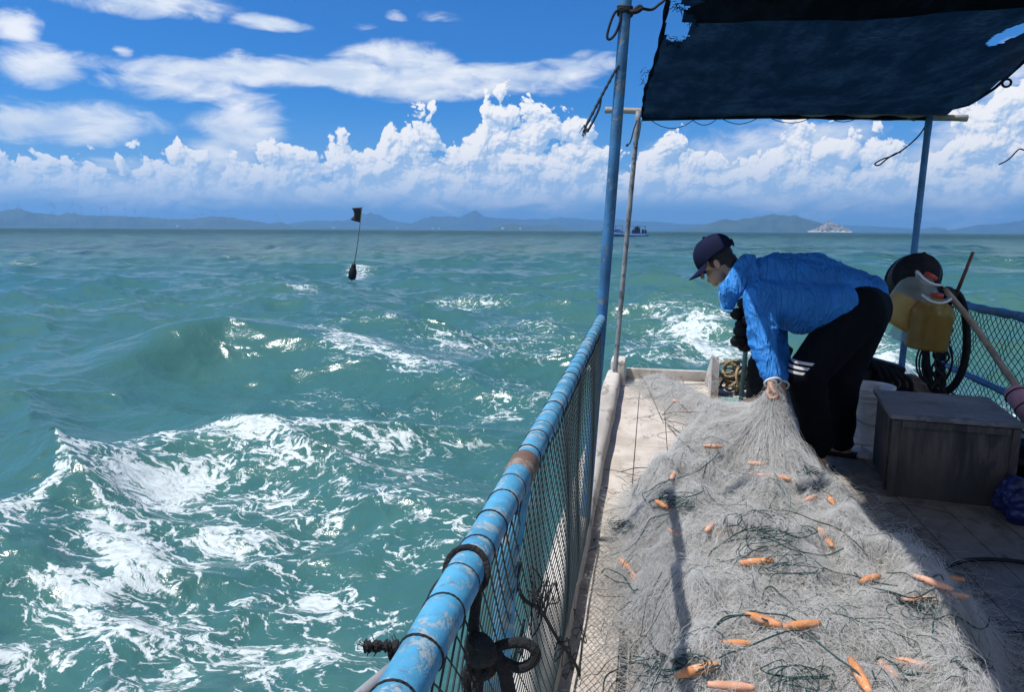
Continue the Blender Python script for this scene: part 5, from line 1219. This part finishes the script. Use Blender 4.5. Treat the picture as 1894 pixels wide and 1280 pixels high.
def spread(n_):
    xs_, ys_ = [], []
    while sum(map(len, xs_)) < n_:
        x = rg.uniform(-.25, 1.4, 20000); y = 1.2+5.6*rg.random(20000)**1.0; h, e = mound(x, y)
        wgt = np.clip((e+.02)/.10, 0, 1)*np.where(y < 4.9, 1.0, .85)
        k = rg.random(20000) < wgt; xs_.append(x[k]); ys_.append(y[k])
    return np.concatenate(xs_)[:n_], np.concatenate(ys_)[:n_]
def fil_mat(name, colr, rough=.35, tl=.55):
    m, n = new_mat(name); p = n.pos(); f = n.noise(p, 7.0, 4.0)
    c = n.mix(f, tuple(x*.8 for x in colr), tuple(min(1, x*1.15) for x in colr))
    s = n.bsdf(Base_Color=c, Roughness=rough); t = n.n('ShaderNodeBsdfTranslucent', {'Color': c})
    n.out(n.n('ShaderNodeMixShader', {0: tl, 1: s, 2: t})); return m
m_f1 = fil_mat('pale_monofilament', (.89, .89, .87)); m_f2 = fil_mat('grey_green_monofilament', (.55, .62, .61)); m_f3 = fil_mat('straw_monofilament', (.66, .55, .46))
ribbons(wander(42000, 10, .20, .05, spread, 1.8), rg.uniform(.00022, .0005, 42000), 'filaments', m_f1, net)
ribbons(wander(4500, 11, .34, .030, spread, 1.2), rg.uniform(.0003, .0006, 4500), 'filaments', m_f2, net)
ribbons(wander(3500, 11, .25, .028, spread, 1.2), rg.uniform(.0003, .0006, 3500), 'filaments', m_f3, net)
ribbons(wander(2600, 14, .42, .10, spread, 1.6), rg.uniform(.0003, .0005, 2600), 'loose_filaments', m_f1, net)
ribbons(wander(4200, 12, .24, .06, spread, 1.4), rg.uniform(.0005, .0008, 4200), 'bright_filaments', m_f1, net)
ribbons(wander(240, 30, .75, .055, spread, .35), rg.uniform(.0009, .0016, 240), 'thin_green_lines', m_line, net, 4)
ribbons(wander(90, 26, .6, .06, spread, .4), rg.uniform(.0009, .0014, 90), 'thin_grey_lines', m_line2, net, 4)
# strands gathered up into the hand
k = 1700; m = 12; P = np.zeros((k, m, 3)); a = rg.uniform(0, 2*np.pi, k); rr_ = .10+.42*rg.random(k)**1.4
tx, ty = hz_.x-.02+np.cos(a)*rr_*.9-.05, hz_.y-.05+np.sin(a)*rr_*1.0; th_, _ = mound(tx, ty); ok = (th_ > -.01); th_ = np.maximum(th_, 0)
top = np.array(haL)+np.stack([rg.normal(.015, .018, k), rg.normal(0, .018, k), rg.normal(-.02, .022, k)], -1); end = np.stack([tx, ty, th_+.01], -1)
for s in range(m):
    t = s/(m-1); P[:, s] = top*(1-t)+end*t; P[:, s, 2] += -(.55*(top[:, 2]-end[:, 2]))*t*(1-t)*rg.uniform(.5, 1.5, k); P[:, s] += rg.normal(0, .006, (k, 3))*(0.3+t)
ribbons(P[ok], .0006, 'gathered_filaments', m_f1, net)
# float lines
def on_net(u, v, lift=.0):
    z = .1
    for _ in range(12):
        p = atz(u, v, z+lift); h = max(float(mound([p.x], [p.y])[0][0]), 0.0); z += (h-z)*.6
    return atz(u, v, z+lift)
LINES = [
    [(1178, 690), (1192, 705), (1206, 735), (1222, 770), (1232, 778), (1290, 788), (1348, 787)], [(1226, 768), (1250, 762), (1300, 763), (1338, 762)], [(1230, 780), (1250, 803), (1275, 828)], [(1236, 786), (1270, 806), (1306, 826), (1316, 824)],
    [(1225, 768), (1248, 744), (1262, 750), (1300, 790), (1326, 824)],
    [(1195, 927), (1188, 915), (1205, 905), (1235, 890), (1290, 872), (1308, 858), (1330, 838)], [(1195, 920), (1220, 900), (1240, 885)], [(1200, 930), (1235, 918), (1275, 920), (1300, 908)], [(1308, 858), (1298, 890), (1300, 905)], [(1150, 873), (1165, 868), (1200, 866), (1210, 876)],
    [(1186, 990), (1200, 965), (1215, 955), (1238, 952)], [(1338, 968), (1345, 955), (1360, 950), (1372, 958), (1362, 972), (1344, 975)], [(1360, 956), (1400, 945), (1450, 945), (1500, 960), (1540, 975), (1580, 1000), (1605, 1030)],
    [(1310, 1030), (1330, 1008), (1370, 985), (1420, 972), (1470, 976), (1510, 985)], [(1315, 1022), (1350, 1000), (1420, 998), (1470, 1018), (1520, 1028), (1560, 1015)], [(1450, 985), (1470, 975), (1500, 975), (1512, 985), (1490, 993), (1462, 992)],
    [(1372, 1032), (1390, 1022), (1410, 1012)], [(1480, 848), (1490, 865), (1512, 880), (1520, 895), (1506, 905), (1485, 905), (1472, 895)], [(1490, 862), (1505, 890), (1522, 908), (1540, 918)],
    [(1112, 1060), (1125, 1052), (1150, 1065), (1170, 1090), (1180, 1092)], [(1118, 1065), (1140, 1075), (1165, 1082)], [(1315, 1175), (1325, 1155), (1350, 1140), (1380, 1135), (1400, 1132), (1450, 1140), (1500, 1165)],
    [(1312, 1170), (1340, 1148), (1390, 1138), (1420, 1150)], [(1115, 1280), (1120, 1255), (1140, 1238), (1180, 1228), (1220, 1238), (1260, 1240)], [(1165, 1225), (1168, 1200), (1185, 1180), (1200, 1182), (1215, 1205), (1250, 1220), (1300, 1215)],
    [(1240, 1222), (1280, 1238), (1330, 1232)], [(1330, 1220), (1370, 1200), (1440, 1175), (1470, 1165), (1500, 1180), (1560, 1225), (1600, 1260)], [(1410, 1110), (1415, 1090), (1430, 1088), (1450, 1105), (1470, 1125)],
    [(1640, 1060), (1670, 1060), (1700, 1075), (1735, 1065), (1746, 1072)], [(1590, 1080), (1640, 1095), (1690, 1105), (1730, 1090)], [(1725, 1170), (1728, 1150), (1745, 1140), (1765, 1142), (1772, 1165)], [(1770, 1140), (1800, 1160), (1825, 1160), (1830, 1140)],
    [(1580, 1060), (1610, 1090), (1650, 1100), (1680, 1120)], [(1615, 1250), (1612, 1230), (1630, 1217), (1650, 1225), (1670, 1245), (1700, 1248)], [(1520, 1050), (1560, 1062), (1600, 1072), (1660, 1085)], [(1660, 1020), (1690, 1010), (1720, 1012), (1735, 1020), (1715, 1028)]]
for li, ln in enumerate(LINES):
    pts = catmull([on_net(u, v, .034) for u, v in ln], 7)
    b = MB(); b.tube([p+Vector((0, 0, .003*math.sin(i*.5+li))) for i, p in enumerate(pts)], .0026, 5)
    under(b.build('float_line', m_line if li % 4 else m_line2), net)
for q in ((1800, 1230, 34, 9), (1700, 1120, 44, 10), (1240, 925, 40, 12), (1420, 990, 60, 10), (1250, 1230, 60, 14), (1150, 975, 26, 8), (1500, 1262, 80, 7), (1500, 870, 22, 8), (1440, 1040, 70, 6)):
    ln = []
    for _ in range(int(q[3])):
        a0 = rg.uniform(0, 6.28); cu0, cv0 = q[0]+rg.normal(0, q[2]*.35), q[1]+rg.normal(0, q[2]*.2); ra, rb = q[2]*rg.uniform(.3, .9), q[2]*rg.uniform(.12, .4)
        ln += [(cu0+ra*math.cos(a0+t)+rg.normal(0, 2), cv0+rb*math.sin(a0+t)+rg.normal(0, 1.5)) for t in np.linspace(0, rg.uniform(2, 5), 6)]
    b = MB(); b.tube(catmull([on_net(u, v, .024+.014*rg.random()) for u, v in ln], 6), .0016, 5); under(b.build('line_tangle', m_line), net)
# floats
m_float = worn_paint('orange_float', (.60, .25, .10), (.64, .40, .27), .55, 30.0, .6, (.20, .08, .04), .35); m_floatp = worn_paint('pale_orange_float', (.62, .33, .22), (.60, .42, .34), .4, 26.0, .7, (.3, .2, .15), .3)
FL = [(1228, 935, 2, 0), (1437, 883, 22, 0), (1408, 880, 6, 1), (1537, 925, 52, 0), (1250, 986, -8, 1), (1527, 994, 66, 0), (1400, 1040, -6, 0), (1157, 1046, 48, 0), (1173, 1068, 20, 1), (1412, 1147, 10, 0), (1482, 1157, 10, 0), (1346, 1193, -3, 0), (1288, 1240, -32, 0), (1590, 1250, 66, 0), (1352, 1270, 8, 1),
      (1610, 1071, 4, 0), (1748, 1070, 82, 0), (1726, 1078, 32, 1), (1765, 1102, 28, 1), (1702, 1110, 6, 1), (1336, 762, -2, 0), (1272, 761, 0, 1), (1318, 826, 10, 1), (1484, 848, 62, 0), (1340, 985, -38, 1), (1475, 922, 14, 1), (1500, 922, -4, 1), (1690, 1228, 4, 1), (1315, 975, -40, 1), (1250, 742, 15, 1), (1640, 1238, 40, 1), (1400, 858, 10, 1), (1245, 880, -60, 1)]
def float_part(p, ax, L, r_, mat):
    b = MB(); z = ax.normalized(); x = z.orthogonal().normalized(); M = Matrix((x, z.cross(x), z)).transposed()
    b.lathe([(.003, -.5*L), (r_*.62, -.49*L), (r_*.70, -.40*L), (r_*.98, -.24*L), (r_, 0), (r_*.98, .24*L), (r_*.70, .40*L), (r_*.62, .49*L), (.003, .5*L)], p, 14, M)
    o = under(b.build('float', mat), net); return o
for (u, v, a, pale) in FL:
    lf_ = .026-.020*rg.random()*(.4+.6*pale); p = on_net(u, v, lf_); q = on_net(u+26*math.cos(R(a)), v+26*math.sin(R(a)), lf_); L = (.135 if not pale else .11)*rg.uniform(.8, 1.08)
    d_ = q-p; d_.z *= .25; float_part(p, d_ if (q-p).length < .3 else Vector((1, 0, 0)), L, .0135 if not pale else .0118, m_floatp if pale else m_float)
float_part(at(1441, 772, 4.08), at(1447, 755, 4.08)-at(1434, 792, 4.08), .145, .017, m_float); float_part(at(1432, 768, 4.09), at(1440, 750, 4.09)-at(1426, 786, 4.09), .13, .016, m_floatp)
